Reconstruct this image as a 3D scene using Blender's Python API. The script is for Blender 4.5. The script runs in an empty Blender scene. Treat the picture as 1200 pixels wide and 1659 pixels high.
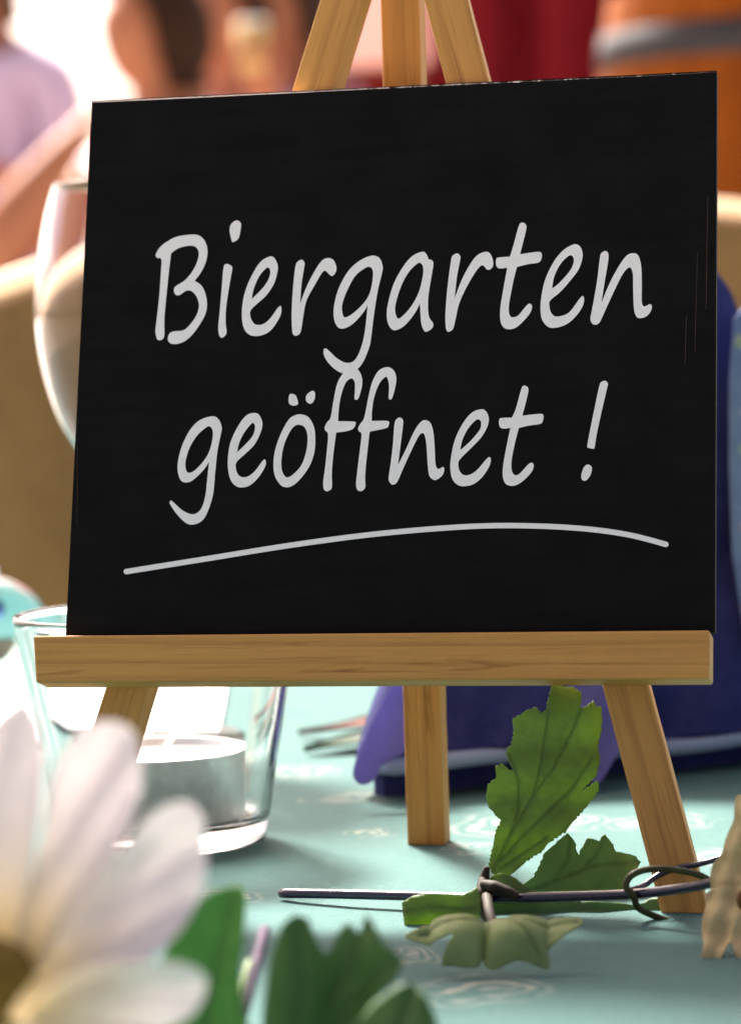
import bpy, bmesh, math, random
from mathutils import Vector, Matrix, noise
from mathutils.geometry import delaunay_2d_cdt, tessellate_polygon
random.seed(7)
R = math.radians
sc = bpy.context.scene
COL = sc.collection

# ------------------------------------------------------------------ camera
F_PX = 5027.45                       # focal length in photograph pixels (1200 x 1659)
C_POS = Vector((0.130463, -0.609612, 0.116489))
C_R = Vector((0.978082, 0.206112, -0.029539)).normalized()
C_D = Vector((-0.207587, 0.976291, -0.061350)).normalized()
C_U = C_R.cross(C_D).normalized()
cam_d = bpy.data.cameras.new("camera")
cam = bpy.data.objects.new("camera", cam_d); COL.objects.link(cam)
m = Matrix((C_R, C_U, -C_D)).transposed().to_4x4(); m.translation = C_POS
cam.matrix_world = m
cam_d.sensor_fit = 'VERTICAL'; cam_d.sensor_height = 36.0
cam_d.lens = F_PX / 1659 * 36
cam_d.clip_start = 0.01; cam_d.clip_end = 5000
cam_d.dof.use_dof = True; cam_d.dof.focus_distance = 0.628
cam_d.dof.aperture_fstop = cam_d.lens / 6.4
cam_d.dof.aperture_blades = 0
sc.camera = cam

# ------------------------------------------------------------------ light
SUN_AZ, SUN_EL = -30.0, 47.0         # degrees: azimuth from +Y towards +X, elevation
w = bpy.data.worlds.new("World"); sc.world = w; w.use_nodes = True
nt = w.node_tree
sky = nt.nodes.new("ShaderNodeTexSky"); sky.sky_type = 'NISHITA'; sky.sun_disc = False
sky.sun_elevation = R(SUN_EL); sky.sun_rotation = R(SUN_AZ)
sky.dust_density = 6.0; sky.ozone_density = 0.0; sky.air_density = 0.3
wb = nt.nodes.new('ShaderNodeMix'); wb.data_type = 'RGBA'; wb.blend_type = 'MULTIPLY'; wb.inputs[0].default_value = 1.0
wb.inputs[7].default_value = (1.0, 0.865, 0.80, 1)          # the photograph's warm white balance
nt.links.new(sky.outputs[0], wb.inputs[6]); nt.links.new(wb.outputs[2], nt.nodes['Background'].inputs[0])
nt.nodes['Background'].inputs[1].default_value = 0.118
sl = bpy.data.lights.new("sun", 'SUN'); sl.energy = 5.0; sl.angle = R(11); sl.color = (1.0, 0.95, 0.88)
so = bpy.data.objects.new("sun", sl); COL.objects.link(so)
sd = Vector((math.sin(R(SUN_AZ)) * math.cos(R(SUN_EL)), math.cos(R(SUN_AZ)) * math.cos(R(SUN_EL)), math.sin(R(SUN_EL))))
so.rotation_euler = (-sd).to_track_quat('-Z', 'Y').to_euler()
vs = sc.view_settings
sc.display_settings.display_device = 'sRGB'
vs.view_transform = 'Standard'; vs.look = 'None'; vs.gamma = 1; vs.exposure = 2.12
sc.cycles.max_bounces = 14; sc.cycles.transmission_bounces = 12; sc.cycles.transparent_max_bounces = 12
sc.cycles.use_denoising = True

# ------------------------------------------------------------------ helpers
def ray(px, py):
    return C_D * F_PX + C_R * (px - 600) - C_U * (py - 829.5)
def at_z(px, py, z=0.0):
    r = ray(px, py); return C_POS + r * ((z - C_POS.z) / r.z)
def at_d(px, py, D):
    return C_POS + ray(px, py) * (D / F_PX)
def at_pl(px, py, p, n):
    r = ray(px, py); return C_POS + r * ((p - C_POS).dot(n) / r.dot(n))
def Z(ox, oy, s, pts):                 # points read in an enlarged crop -> photograph pixels
    return [(ox + p[0] / s, oy + p[1] / s) for p in pts]
def depth(P): return (P - C_POS).dot(C_D)

def tag(o, label=None, cat=None, group=None, kind=None):
    if label: o['label'] = label
    if cat: o['category'] = cat
    if group: o['group'] = group
    if kind: o['kind'] = kind
    return o
def empty(name, loc, label, cat, group=None):
    o = bpy.data.objects.new(name, None); COL.objects.link(o); o.location = loc
    o.empty_display_size = 0.01
    return tag(o, label, cat, group)
def root_loc(o):
    v = Vector((0, 0, 0))
    while o: v = v + o.location; o = o.parent
    return v
def mesh(name, verts, faces, mat, parent=None, smooth=False, M=None):
    """verts in world space unless M (a local->world matrix) is given"""
    me = bpy.data.meshes.new(name)
    if M is None:
        off = root_loc(parent) if parent else Vector((0, 0, 0))
        me.from_pydata([Vector(v) - off for v in verts], [], faces)
    else:
        me.from_pydata([tuple(v) for v in verts], [], faces)
    me.update()
    if smooth:
        for p in me.polygons: p.use_smooth = True
    if mat: me.materials.append(mat)
    o = bpy.data.objects.new(name, me); COL.objects.link(o)
    if parent: o.parent = parent
    if M is not None:
        off = root_loc(parent) if parent else Vector((0, 0, 0))
        o.matrix_basis = Matrix.Translation(-off) @ M
    return o
def bm_obj(name, bm, mat, parent=None, smooth=False, M=None):
    bmesh.ops.recalc_face_normals(bm, faces=bm.faces)
    me = bpy.data.meshes.new(name)
    if M is None and parent:
        off = root_loc(parent)
        for v in bm.verts: v.co -= off
    bm.to_mesh(me); bm.free()
    if smooth:
        for p in me.polygons: p.use_smooth = True
    if mat: me.materials.append(mat)
    o = bpy.data.objects.new(name, me); COL.objects.link(o)
    if parent: o.parent = parent
    if M is not None:
        off = root_loc(parent) if parent else Vector((0, 0, 0))
        o.matrix_basis = Matrix.Translation(-off) @ M
    return o
def catmull(pts, n=6, closed=True):
    """smooth curve through points; a point given as (x, y, 'c') is a sharp corner"""
    P = []
    for p in pts:
        P.append(p)
    N = len(P); out = []
    rng = range(N if closed else N - 1)
    for i in rng:
        p1 = Vector(P[i][:2] if isinstance(P[i][-1], str) else P[i]); p2r = P[(i + 1) % N]
        p2 = Vector(p2r[:2] if isinstance(p2r[-1], str) else p2r)
        def get(j):
            if not closed: j = max(0, min(N - 1, j))
            q = P[j % N]; return Vector(q[:2] if isinstance(q[-1], str) else q)
        p0 = p1 if isinstance(P[i][-1], str) else get(i - 1)
        p3 = p2 if isinstance(p2r[-1], str) else get(i + 2)
        for k in range(n):
            t = k / n
            out.append(0.5 * ((2 * p1) + (p2 - p0) * t + (2 * p0 - 5 * p1 + 4 * p2 - p3) * t * t + (3 * p1 - p0 - 3 * p2 + p3) * t ** 3))
    if not closed: out.append(Vector(P[-1]))
    return out
def tube(bm, pts, rad, seg=10, cap=True):
    n = len(pts); rings = []
    up = Vector((0.13, 0.2, 1)).normalized()
    for i, p in enumerate(pts):
        t = (pts[min(i + 1, n - 1)] - pts[max(i - 1, 0)]).normalized()
        a = t.cross(up)
        if a.length < 1e-4: a = t.cross(Vector((1, 0, 0)))
        a.normalize(); b = a.cross(t).normalized()
        r = rad
        if isinstance(rad, (list, tuple)):
            q = i / (n - 1) * (len(rad) - 1); j = min(int(q), len(rad) - 2); r = rad[j] + (rad[j + 1] - rad[j]) * (q - j)
        rings.append([bm.verts.new(p + a * r * math.cos(2 * math.pi * k / seg) + b * r * math.sin(2 * math.pi * k / seg)) for k in range(seg)])
    for i in range(n - 1):
        for k in range(seg):
            bm.faces.new((rings[i][k], rings[i][(k + 1) % seg], rings[i + 1][(k + 1) % seg], rings[i + 1][k]))
    if cap:
        bm.faces.new(rings[0][::-1]); bm.faces.new(rings[-1])
def lathe(bm, prof, c, seg=64, close=False):
    """prof: list of (r, z); r == 0 closes on the axis"""
    rings = []
    for r, z in prof:
        if r < 1e-7: rings.append([bm.verts.new((c[0], c[1], c[2] + z))])
        else: rings.append([bm.verts.new((c[0] + r * math.cos(2 * math.pi * k / seg), c[1] + r * math.sin(2 * math.pi * k / seg), c[2] + z)) for k in range(seg)])
    pairs = list(zip(rings, rings[1:]))
    if close: pairs.append((rings[-1], rings[0]))
    for a, b in pairs:
        for k in range(seg):
            q = [a[k % len(a)], a[(k + 1) % len(a)], b[(k + 1) % len(b)], b[k % len(b)]]
            u = []
            for v in q:
                if v not in u: u.append(v)
            if len(u) > 2: bm.faces.new(u)
def dense_prof(pr, step=0.0012):
    out = [pr[0]]
    for a, b in zip(pr, pr[1:]):
        L_ = math.hypot(b[0] - a[0], b[1] - a[1]); k = max(1, min(40, int(L_ / step)))
        for j in range(1, k + 1): out.append((a[0] + (b[0] - a[0]) * j / k, a[1] + (b[1] - a[1]) * j / k))
    return out
def box_bm(bm, x0, x1, y0, y1, z0, z1, bev=0.0, segs=2):
    vs = [bm.verts.new((x, y, z)) for z in (z0, z1) for y in (y0, y1) for x in (x0, x1)]
    fs = [bm.faces.new([vs[i] for i in q]) for q in ((0, 2, 3, 1), (4, 5, 7, 6), (0, 1, 5, 4), (2, 6, 7, 3), (0, 4, 6, 2), (1, 3, 7, 5))]
    if bev > 0:
        es = list({e for f in fs for e in f.edges})
        bmesh.ops.bevel(bm, geom=es, offset=bev, segments=segs, profile=0.5, affect='EDGES')
    return vs

# ------------------------------------------------------------------ materials
def mat(name):
    M_ = bpy.data.materials.new(name); M_.use_nodes = True
    n = M_.node_tree
    return M_, n, n.nodes['Principled BSDF']
def node(n, t, **kw):
    x = n.nodes.new(t)
    for k, v in kw.items():
        if k.startswith('i_'):
            key = k[2:]; key = int(key) if key.isdigit() else key
            x.inputs[key].default_value = v
        else: setattr(x, k, v)
    return x
def ramp(n, stops, src):
    r = n.nodes.new('ShaderNodeValToRGB')
    el = r.color_ramp.elements
    el[0].position, el[0].color = stops[0][0], (*stops[0][1], 1)
    el[1].position, el[1].color = stops[1][0], (*stops[1][1], 1)
    for p, c in stops[2:]:
        e = el.new(p); e.color = (*c, 1)
    n.links.new(src, r.inputs[0]); return r
def bump(n, b, src, strength=0.2, dist=0.001):
    x = node(n, 'ShaderNodeBump'); x.inputs['Strength'].default_value = strength; x.inputs['Distance'].default_value = dist
    n.links.new(src, x.inputs['Height']); n.links.new(x.outputs[0], b.inputs['Normal']); return x
def tex(n, coord='Object', scale=(1, 1, 1)):
    tc = node(n, 'ShaderNodeTexCoord'); mp = node(n, 'ShaderNodeMapping'); mp.inputs['Scale'].default_value = scale
    n.links.new(tc.outputs[coord], mp.inputs[0]); return mp.outputs[0]
def noise_n(n, vec, scale, detail=4, rough=0.6, dist=0.0):
    x = node(n, 'ShaderNodeTexNoise'); x.inputs['Scale'].default_value = scale; x.inputs['Detail'].default_value = detail
    x.inputs['Roughness'].default_value = rough; x.inputs['Distortion'].default_value = dist
    n.links.new(vec, x.inputs['Vector']); return x.outputs['Fac']
def mixc(n, fac, a, b, mode='MIX'):
    x = node(n, 'ShaderNodeMix', data_type='RGBA', blend_type=mode)
    if isinstance(fac, (int, float)): x.inputs[0].default_value = fac
    else: n.links.new(fac, x.inputs[0])
    for i, v in ((6, a), (7, b)):
        if isinstance(v, tuple): x.inputs[i].default_value = (*v, 1)
        else: n.links.new(v, x.inputs[i])
    return x.outputs[2]
def math_n(n, op, a, b=None, c=None):
    x = node(n, 'ShaderNodeMath', operation=op)
    for i, v in enumerate((a, b, c)):
        if v is None: continue
        if isinstance(v, (int, float)): x.inputs[i].default_value = v
        else: n.links.new(v, x.inputs[i])
    return x.outputs[0]
def simple(name, col, rough=0.7, nscale=20, var=0.25, bs=0.0, spec=0.3, metallic=0.0, translucent=0.0, tcol=None, bd=0.001):
    M_, n, b = mat(name)
    v = tex(n)
    f = noise_n(n, v, nscale, 5, 0.6)
    r = ramp(n, [(0.25, tuple(c * (1 - var) for c in col)), (0.75, tuple(min(1, c * (1 + var)) for c in col))], f)
    n.links.new(r.outputs[0], b.inputs['Base Color'])
    b.inputs['Roughness'].default_value = rough; b.inputs['Specular IOR Level'].default_value = spec; b.inputs['Metallic'].default_value = metallic
    if bs > 0: bump(n, b, f, bs, bd)
    if translucent > 0:
        t = node(n, 'ShaderNodeBsdfTranslucent')
        if tcol: t.inputs[0].default_value = (*tcol, 1)
        else: n.links.new(r.outputs[0], t.inputs[0])
        mx = node(n, 'ShaderNodeMixShader'); mx.inputs[0].default_value = translucent
        n.links.new(b.outputs[0], mx.inputs[1]); n.links.new(t.outputs[0], mx.inputs[2])
        n.links.new(mx.outputs[0], n.nodes['Material Output'].inputs['Surface'])
    return M_

def wood_mat(name, c_lo, c_hi, c_dark, seed=0.0):
    """grain runs along local Z; scale is for millimetre-thin laths"""
    M_, n, b = mat(name)
    tc = node(n, 'ShaderNodeTexCoord'); mp = node(n, 'ShaderNodeMapping')
    mp.inputs['Location'].default_value = (seed, seed * 0.7, seed * 1.3)
    n.links.new(tc.outputs['Object'], mp.inputs[0]); v = mp.outputs[0]
    def st(sx, sz):
        q = node(n, 'ShaderNodeMapping'); q.inputs['Scale'].default_value = (sx, sx, sz); n.links.new(v, q.inputs[0]); return q.outputs[0]
    broad = noise_n(n, st(260, 9), 1.0, 3, 0.55, 0.6)
    fine = noise_n(n, st(1500, 40), 1.0, 4, 0.6)
    sp = noise_n(n, st(5000, 900), 1.0, 2, 0.5)
    rot = node(n, 'ShaderNodeMapping'); rot.inputs['Rotation'].default_value = (0.045, 0.045, 0.0); n.links.new(v, rot.inputs[0])
    rs = node(n, 'ShaderNodeMapping'); rs.inputs['Scale'].default_value = (420, 420, 16); n.links.new(rot.outputs[0], rs.inputs[0])
    streak = ramp(n, [(0.60, (0, 0, 0)), (0.72, (1, 1, 1))], noise_n(n, rs.outputs[0], 1.0, 3, 0.6, 0.8)).outputs[0]
    wv = node(n, 'ShaderNodeTexWave', wave_type='BANDS', bands_direction='X', wave_profile='SAW')
    wv.inputs['Scale'].default_value = 1.0; wv.inputs['Distortion'].default_value = 9.0; wv.inputs['Detail'].default_value = 2.5; wv.inputs['Detail Scale'].default_value = 0.6
    n.links.new(st(70, 5.0), wv.inputs['Vector'])
    base = ramp(n, [(0.25, c_lo), (0.7, c_hi)], math_n(n, 'ADD', math_n(n, 'MULTIPLY', broad, 0.65), math_n(n, 'MULTIPLY', fine, 0.35))).outputs[0]
    gr = ramp(n, [(0.62, (0, 0, 0)), (0.97, (1, 1, 1))], wv.outputs['Fac']).outputs[0]
    c1 = mixc(n, math_n(n, 'MULTIPLY', gr, 0.30), base, c_dark)
    pores = ramp(n, [(0.30, (1, 1, 1)), (0.42, (0, 0, 0))], fine).outputs[0]
    c2 = mixc(n, math_n(n, 'MULTIPLY', pores, 0.45), c1, c_dark)
    c3 = mixc(n, math_n(n, 'MULTIPLY', sp, 0.22), c2, tuple(min(1, x * 1.35) for x in c_hi))
    c3 = mixc(n, math_n(n, 'MULTIPLY', streak, 0.6), c3, c_dark)
    n.links.new(c3, b.inputs['Base Color'])
    b.inputs['Roughness'].default_value = 0.62; b.inputs['Specular IOR Level'].default_value = 0.3
    bump(n, b, math_n(n, 'ADD', fine, math_n(n, 'MULTIPLY', sp, 0.6)), 0.35, 0.00025)
    return M_

WOOD = [wood_mat("pine_lath", (0.355, 0.162, 0.035), (0.515, 0.262, 0.066), (0.150, 0.055, 0.010), s) for s in (0.0, 0.31, 0.77, 1.21)]

def board_mat():
    M_, n, b = mat("blackboard_paint")
    v = tex(n, 'Object', (60, 60, 60))
    streak = tex(n, 'Object', (35, 420, 420))
    f1 = noise_n(n, v, 1.3, 4, 0.6); f2 = noise_n(n, streak, 1.0, 5, 0.65); f3 = noise_n(n, tex(n, 'Object', (3500, 3500, 3500)), 1.0, 2, 0.5)
    s = math_n(n, 'ADD', math_n(n, 'MULTIPLY', f1, 0.5), math_n(n, 'MULTIPLY', f2, 0.5))
    r = ramp(n, [(0.3, (0.0035, 0.0035, 0.0035)), (0.62, (0.0075, 0.0073, 0.0072)), (0.8, (0.012, 0.0115, 0.0115))], s)
    n.links.new(r.outputs[0], b.inputs['Base Color'])
    b.inputs['Roughness'].default_value = 0.70; b.inputs['Specular IOR Level'].default_value = 0.06
    bump(n, b, math_n(n, 'ADD', f3, f2), 0.25, 0.0001)
    return M_
M_BOARD = board_mat()
def edge_mat():
    M_, n, b = mat("backlit_chipped_edge")
    tc = node(n, 'ShaderNodeTexCoord'); sx = node(n, 'ShaderNodeSeparateXYZ'); n.links.new(tc.outputs['Object'], sx.inputs[0])
    f = noise_n(n, tex(n, 'Object', (420, 420, 420)), 1.0, 4, 0.7)
    k = math_n(n, 'ADD', f, math_n(n, 'MULTIPLY', sx.outputs['X'], -3.2))           # bright backlit line painted into the colour, fading along X, with noisy chips
    lit_f = ramp(n, [(0.40, (0, 0, 0)), (0.52, (1, 1, 1))], k).outputs[0]
    n.links.new(mixc(n, lit_f, (0.03, 0.018, 0.014), (0.78, 0.68, 0.58)), b.inputs['Base Color']); b.inputs['Roughness'].default_value = 0.85; b.inputs['Specular IOR Level'].default_value = 0.1
    return M_
M_EDGE = edge_mat()
M_EDGE_DK = simple("painted_board_edge", (0.02, 0.017, 0.018), 0.8, 700, 0.6, 0.3, 0.15, bd=0.0003)
def chalk_mat():
    M_, n, b = mat("pale_lettering")
    f = noise_n(n, tex(n, 'Object', (900, 900, 900)), 1.0, 4, 0.6)
    r = ramp(n, [(0.3, (0.72, 0.705, 0.685)), (0.7, (0.78, 0.765, 0.74))], f)
    n.links.new(r.outputs[0], b.inputs['Base Color']); b.inputs['Roughness'].default_value = 0.9; b.inputs['Specular IOR Level'].default_value = 0.1
    return M_
M_CHALK = chalk_mat()

# ------------------------------------------------------------------ ground and table
M_GROUND = simple("stone_paving", (0.30, 0.28, 0.25), 0.9, 3.0, 0.3, 0.3)
g = mesh("ground", [(-600, -600, -0.74), (600, -600, -0.74), (600, 600, -0.74), (-600, 600, -0.74)], [(0, 1, 2, 3)], M_GROUND)
tag(g, kind='structure')

def cloth_mat():
    M_, n, b = mat("teal_tablecloth")
    tc = node(n, 'ShaderNodeTexCoord'); v = tc.outputs['Object']
    weave = node(n, 'ShaderNodeTexWave', bands_direction='X'); weave.inputs['Scale'].default_value = 500; weave.inputs['Distortion'].default_value = 1.5
    weave2 = node(n, 'ShaderNodeTexWave', bands_direction='Y'); weave2.inputs['Scale'].default_value = 500; weave2.inputs['Distortion'].default_value = 1.5
    for x in (weave, weave2): n.links.new(v, x.inputs['Vector'])
    wsum = math_n(n, 'ADD', weave.outputs['Fac'], weave2.outputs['Fac'])
    big = noise_n(n, v, 28, 4, 0.6); mid = noise_n(n, v, 420, 4, 0.65)
    f = math_n(n, 'ADD', math_n(n, 'MULTIPLY', big, 0.5), math_n(n, 'MULTIPLY', mid, 0.5))
    base = ramp(n, [(0.3, (0.049, 0.105, 0.101)), (0.7, (0.070, 0.134, 0.128))], f).outputs[0]
    # printed white scrolls: rings and petals round fixed centres
    nz = node(n, 'ShaderNodeTexNoise'); nz.inputs['Scale'].default_value = 60; nz.inputs['Detail'].default_value = 2
    n.links.new(v, nz.inputs['Vector'])
    dsp = node(n, 'ShaderNodeVectorMath', operation='MULTIPLY_ADD'); dsp.inputs[1].default_value = (0.022, 0.022, 0); dsp.inputs[2].default_value = (-0.011, -0.011, 0)
    n.links.new(nz.outputs['Color'], dsp.inputs[0])
    vv = node(n, 'ShaderNodeVectorMath', operation='ADD'); n.links.new(v, vv.inputs[0]); n.links.new(dsp.outputs[0], vv.inputs[1])
    tot = None
    for (px, py, rad) in ((780, 1600, .0125), (655, 1545, .007), (560, 1292, .011), (820, 1335, .016), (905, 1330, .013), (1075, 1330, .013), (760, 1372, .007), (590, 1345, .007), (480, 1250, .014), (330, 1450, .012), (200, 1300, .02), (1180, 1390, .012)):
        c = at_z(px, py, 0)
        sb = node(n, 'ShaderNodeVectorMath', operation='DISTANCE'); n.links.new(vv.outputs[0], sb.inputs[0]); sb.inputs[1].default_value = (c.x, c.y, 0.0)
        d = math_n(n, 'DIVIDE', sb.outputs['Value'], rad)
        inside = ramp(n, [(0.80, (1, 1, 1)), (1.0, (0, 0, 0))], d).outputs[0]
        ring = ramp(n, [(0.25, (0, 0, 0)), (0.75, (1, 1, 1))], math_n(n, 'ADD', math_n(n, 'MULTIPLY', math_n(n, 'SINE', math_n(n, 'MULTIPLY', d, 15.0)), 0.5), 0.55)).outputs[0]
        mm = math_n(n, 'MULTIPLY', inside, ring)
        tot = mm if tot is None else math_n(n, 'MAXIMUM', tot, mm)
    wear = ramp(n, [(0.36, (0, 0, 0)), (0.62, (1, 1, 1))], noise_n(n, v, 110, 4, 0.7)).outputs[0]
    tot = math_n(n, 'MULTIPLY', math_n(n, 'MULTIPLY', tot, wear), 0.62)
    col = mixc(n, tot, base, (0.30, 0.30, 0.255))
    n.links.new(col, b.inputs['Base Color'])
    b.inputs['Roughness'].default_value = 0.85; b.inputs['Specular IOR Level'].default_value = 0.06
    bump(n, b, math_n(n, 'ADD', math_n(n, 'MULTIPLY', wsum, 0.5), mid), 0.35, 0.0003)
    return M_
M_CLOTH = cloth_mat()
M_TABLE = simple("table_wood", (0.25, 0.14, 0.07), 0.6, 8, 0.2)
TX0, TX1, TY0, TY1 = -0.95, 0.85, -0.36, 0.60
tb = empty("table", (0, 0.1, -0.74), "wooden table hidden under the teal tablecloth", "table")
bm = bmesh.new(); box_bm(bm, TX0 + .01, TX1 - .01, TY0 + .01, TY1 - .01, -0.03, -0.004); bm_obj("table_top", bm, M_TABLE, tb)
for x in (TX0 + .08, TX1 - .08):
    for y in (TY0 + .08, TY1 - .08):
        bm = bmesh.new(); box_bm(bm, x - .03, x + .03, y - .03, y + .03, -0.74, -0.03, 0.004); bm_obj("leg", bm, M_TABLE, tb)
def wr(x, y):
    return 0.0006 * noise.noise(Vector((x * 9, y * 12, 0.3))) + 0.00035 * noise.noise(Vector((x * 34, y * 26, 2.7)))
def axis(a, b, lo, hi, coarse, fine):
    out = [a]; x = a
    while x < b - 1e-6:
        x += fine if lo < x < hi else coarse
        out.append(min(x, b))
    return out
xs = axis(TX0, TX1, -0.14, 0.14, 0.02, 0.0035); ys = axis(TY0, TY1, -0.14, 0.16, 0.02, 0.0035)
vts, fcs = [], []
for y in ys:
    for x in xs: vts.append((x, y, 0.45 * wr(x, y) - 0.0003))
nx = len(xs)
for j in range(len(ys) - 1):
    for i in range(nx - 1):
        a = j * nx + i; fcs.append((a, a + 1, a + nx + 1, a + nx))
# hanging sides
loop = [(i, 0) for i in range(nx)] + [(nx - 1, j) for j in range(1, len(ys))] + [(i, len(ys) - 1) for i in range(nx - 2, -1, -1)] + [(0, j) for j in range(len(ys) - 2, 0, -1)]
prev = None; L = len(loop); base_i = len(vts)
cx0, cy0 = (TX0 + TX1) / 2, (TY0 + TY1) / 2
for lev, (outw, drop) in enumerate(((0.006, 0.006), (0.012, 0.09), (0.02, 0.22))):
    for k, (i, j) in enumerate(loop):
        x, y = xs[i], ys[j]
        ox = outw * (1 + 0.8 * math.sin(k * 0.35) * lev) * (1 if i == nx - 1 else -1 if i == 0 else 0)
        oy = outw * (1 + 0.8 * math.sin(k * 0.35) * lev) * (1 if j == len(ys) - 1 else -1 if j == 0 else 0)
        vts.append((x + ox, y + oy, -drop))
for lev in range(3):
    for k in range(L):
        k2 = (k + 1) % L
        if lev == 0:
            a = loop[k][1] * nx + loop[k][0]; b_ = loop[k2][1] * nx + loop[k2][0]
        else:
            a = base_i + (lev - 1) * L + k; b_ = base_i + (lev - 1) * L + k2
        c_ = base_i + lev * L + k2; d_ = base_i + lev * L + k
        fcs.append((a, d_, c_, b_))
cl = mesh("tablecloth", vts, fcs, M_CLOTH, None, True)
tag(cl, "teal tablecloth with white printed scrolls spread under the easel", "tablecloth")

# ------------------------------------------------------------------ easel
T = 0.28500969; ZB = 0.05293343
BW, BH = 0.133552, 0.117224
EV = Vector((0, math.sin(T), math.cos(T))); EN = Vector((0, -math.cos(T), math.sin(T))); EX = Vector((1, 0, 0)); BO = Vector((0, 0, ZB))
def bp(s, v, n): return BO + EX * s + EV * v + EN * n
S0, SK = 0.048807, -0.271497
easel = empty("tabletop_easel", (0, 0.015, 0), "small pine tripod easel holding the black sign on the tablecloth", "easel")
def lath(name, p_bot, p_top, wdir, width, thick, mt, cut_z=None, bev=0.0004):
    """square lath from p_bot to p_top (centre line of its front face), front normal = axis x wdir"""
    ax = (p_top - p_bot); Ln = ax.length; ax.normalize()
    wd = (wdir - ax * wdir.dot(ax)).normalized(); nn = ax.cross(wd)      # nn points away from the viewer
    M_ = Matrix((wd, nn, ax)).transposed().to_4x4(); M_.translation = p_bot
    bm = bmesh.new()
    vs_ = box_bm(bm, -width / 2, width / 2, 0, thick, 0, Ln)
    if cut_z is not None:
        for v in vs_[:4]:
            P = M_ @ v.co; v.co.z += (cut_z - P.z) / ax.z
    es = [e for e in bm.edges]
    bmesh.ops.subdivide_edges(bm, edges=[e for e in bm.edges if abs((e.verts[0].co - e.verts[1].co).normalized().z) > 0.9], cuts=40, use_grid_fill=True)
    bmesh.ops.bevel(bm, geom=[e for e in bm.edges if e.calc_face_angle(0) > 0.5], offset=bev, segments=2, profile=0.5, affect='EDGES')
    for v in bm.verts:
        q = v.co * 260
        v.co.x += 0.00010 * noise.noise(Vector((q.x * .2 + 7, q.y * .2, q.z))); v.co.y += 0.00006 * noise.noise(Vector((q.x * .2, q.y * .2 + 3, q.z)))
    return bm_obj(name, bm, mt, easel, False, M_)
vbot = -ZB / math.cos(T); LN = -0.0029
for sgn, mt in ((-1, WOOD[0]), (1, WOOD[1])):
    f = lambda v: bp(sgn * (S0 + SK * v), v, LN - 0.0001)
    lath("leg", f(vbot), f(0.1725), EX, 0.0089, 0.0072, mt, -0.0004)
bl_bot = at_z(690, 1367, 0.0); 
pl_n = Vector((0, 1, 0))
bl_top = at_pl(651, 133, Vector((0, bl_bot.y - 0.009, 0)), pl_n)
dirv = (bl_top - bl_bot).normalized()
lath("leg", bl_bot, bl_bot + dirv * 0.228, EX, 0.0085, 0.0068, WOOD[2], -0.0004)
# hinge block and bolt that hold the three legs together at the apex
tipc = bp(0, 0.171, LN)
bm = bmesh.new(); tube(bm, [tipc + Vector((-0.014, 0.014, 0)), tipc + Vector((0.014, 0.014, 0))], 0.0022, 14); bm_obj("hinge_pin", bm, simple("steel_pin", (0.5, 0.5, 0.5), 0.35, 30, .1, metallic=1.0), easel, True)
# ledge that carries the sign
TRW, TRX, VT, DT = 0.138355, -0.000355, 0.009684, 0.004462
Mt = Matrix((-EV, EN * -1, EX)).transposed().to_4x4()
Mt = Matrix((EV, EN * -1, EX * -1)).transposed().to_4x4() if Mt.to_3x3().determinant() < 0 else Mt
Mt.translation = bp(TRX, -VT / 2, 0)
bm = bmesh.new(); vs_ = box_bm(bm, -VT / 2, VT / 2, -DT, 0.0029, -TRW / 2, TRW / 2)
bmesh.ops.subdivide_edges(bm, edges=[e for e in bm.edges if abs((e.verts[0].co - e.verts[1].co).normalized().z) > 0.9], cuts=60, use_grid_fill=True)
bmesh.ops.bevel(bm, geom=[e for e in bm.edges if e.calc_face_angle(0) > 0.5], offset=0.00045, segments=2, profile=0.5, affect='EDGES')
for v in bm.verts:
    P = Mt @ v.co
    s = (P - BO).dot(EX) - TRX
    dv = (P - BO).dot(EV)
    if s < -TRW / 2 + 0.0012 :                               # sawn, slightly splintered left end with a knocked-off lower corner
        k = 0.0004 * noise.noise(Vector((dv * 1400, v.co.y * 900, 1)))
        if dv < -VT * 0.85: k += 0.0010
        v.co += Mt.to_3x3().inverted() @ (EX * (k))
    v.co.y += 0.00005 * noise.noise(v.co * 300)
bm_obj("ledge", bm, WOOD[3], easel, False, Mt)

# ------------------------------------------------------------------ sign board with lettering
BX, BR, BN = 0.002633, 0.002527, 0.0
B_THICK = 0.0026
ev2 = (EV * math.cos(BR) + EX * -math.sin(BR)).normalized(); ex2 = (EX * math.cos(BR) + EV * math.sin(BR)).normalized()
b_org = bp(BX, 0.0002, BN)
sign = empty("chalkboard_sign", b_org, "black chalkboard sign lettered Biergarten geöffnet! standing on the easel ledge", "sign")
MB = Matrix((ex2, ev2, EN)).transposed().to_4x4(); MB.translation = b_org
bm = bmesh.new(); box_bm(bm, -BW / 2, BW / 2, 0, BH, -B_THICK, 0)
bmesh.ops.subdivide_edges(bm, edges=bm.edges[:], cuts=24, use_grid_fill=True)
bmesh.ops.bevel(bm, geom=[e for e in bm.edges if e.calc_face_angle(0) > 0.5 and all(v.co.y > BH - 1e-6 and v.co.z > -1e-6 for v in e.verts)], offset=0.00048, segments=1, affect='EDGES')
bmesh.ops.bevel(bm, geom=[e for e in bm.edges if e.calc_face_angle(0) > 1.2], offset=0.00018, segments=1, affect='EDGES')
for v in bm.verts:                                            # tiny knocks along the upper edge
    if v.co.y > BH - 0.0003 and v.co.z > -0.0004:
        v.co.y -= 0.00014 * max(0, noise.noise(Vector((v.co.x * 400, 0, 5))) + 0.1)
panel = bm_obj("board_panel", bm, M_BOARD, sign, False, MB)
panel.data.materials.append(M_EDGE); panel.data.materials.append(M_EDGE_DK)
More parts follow.
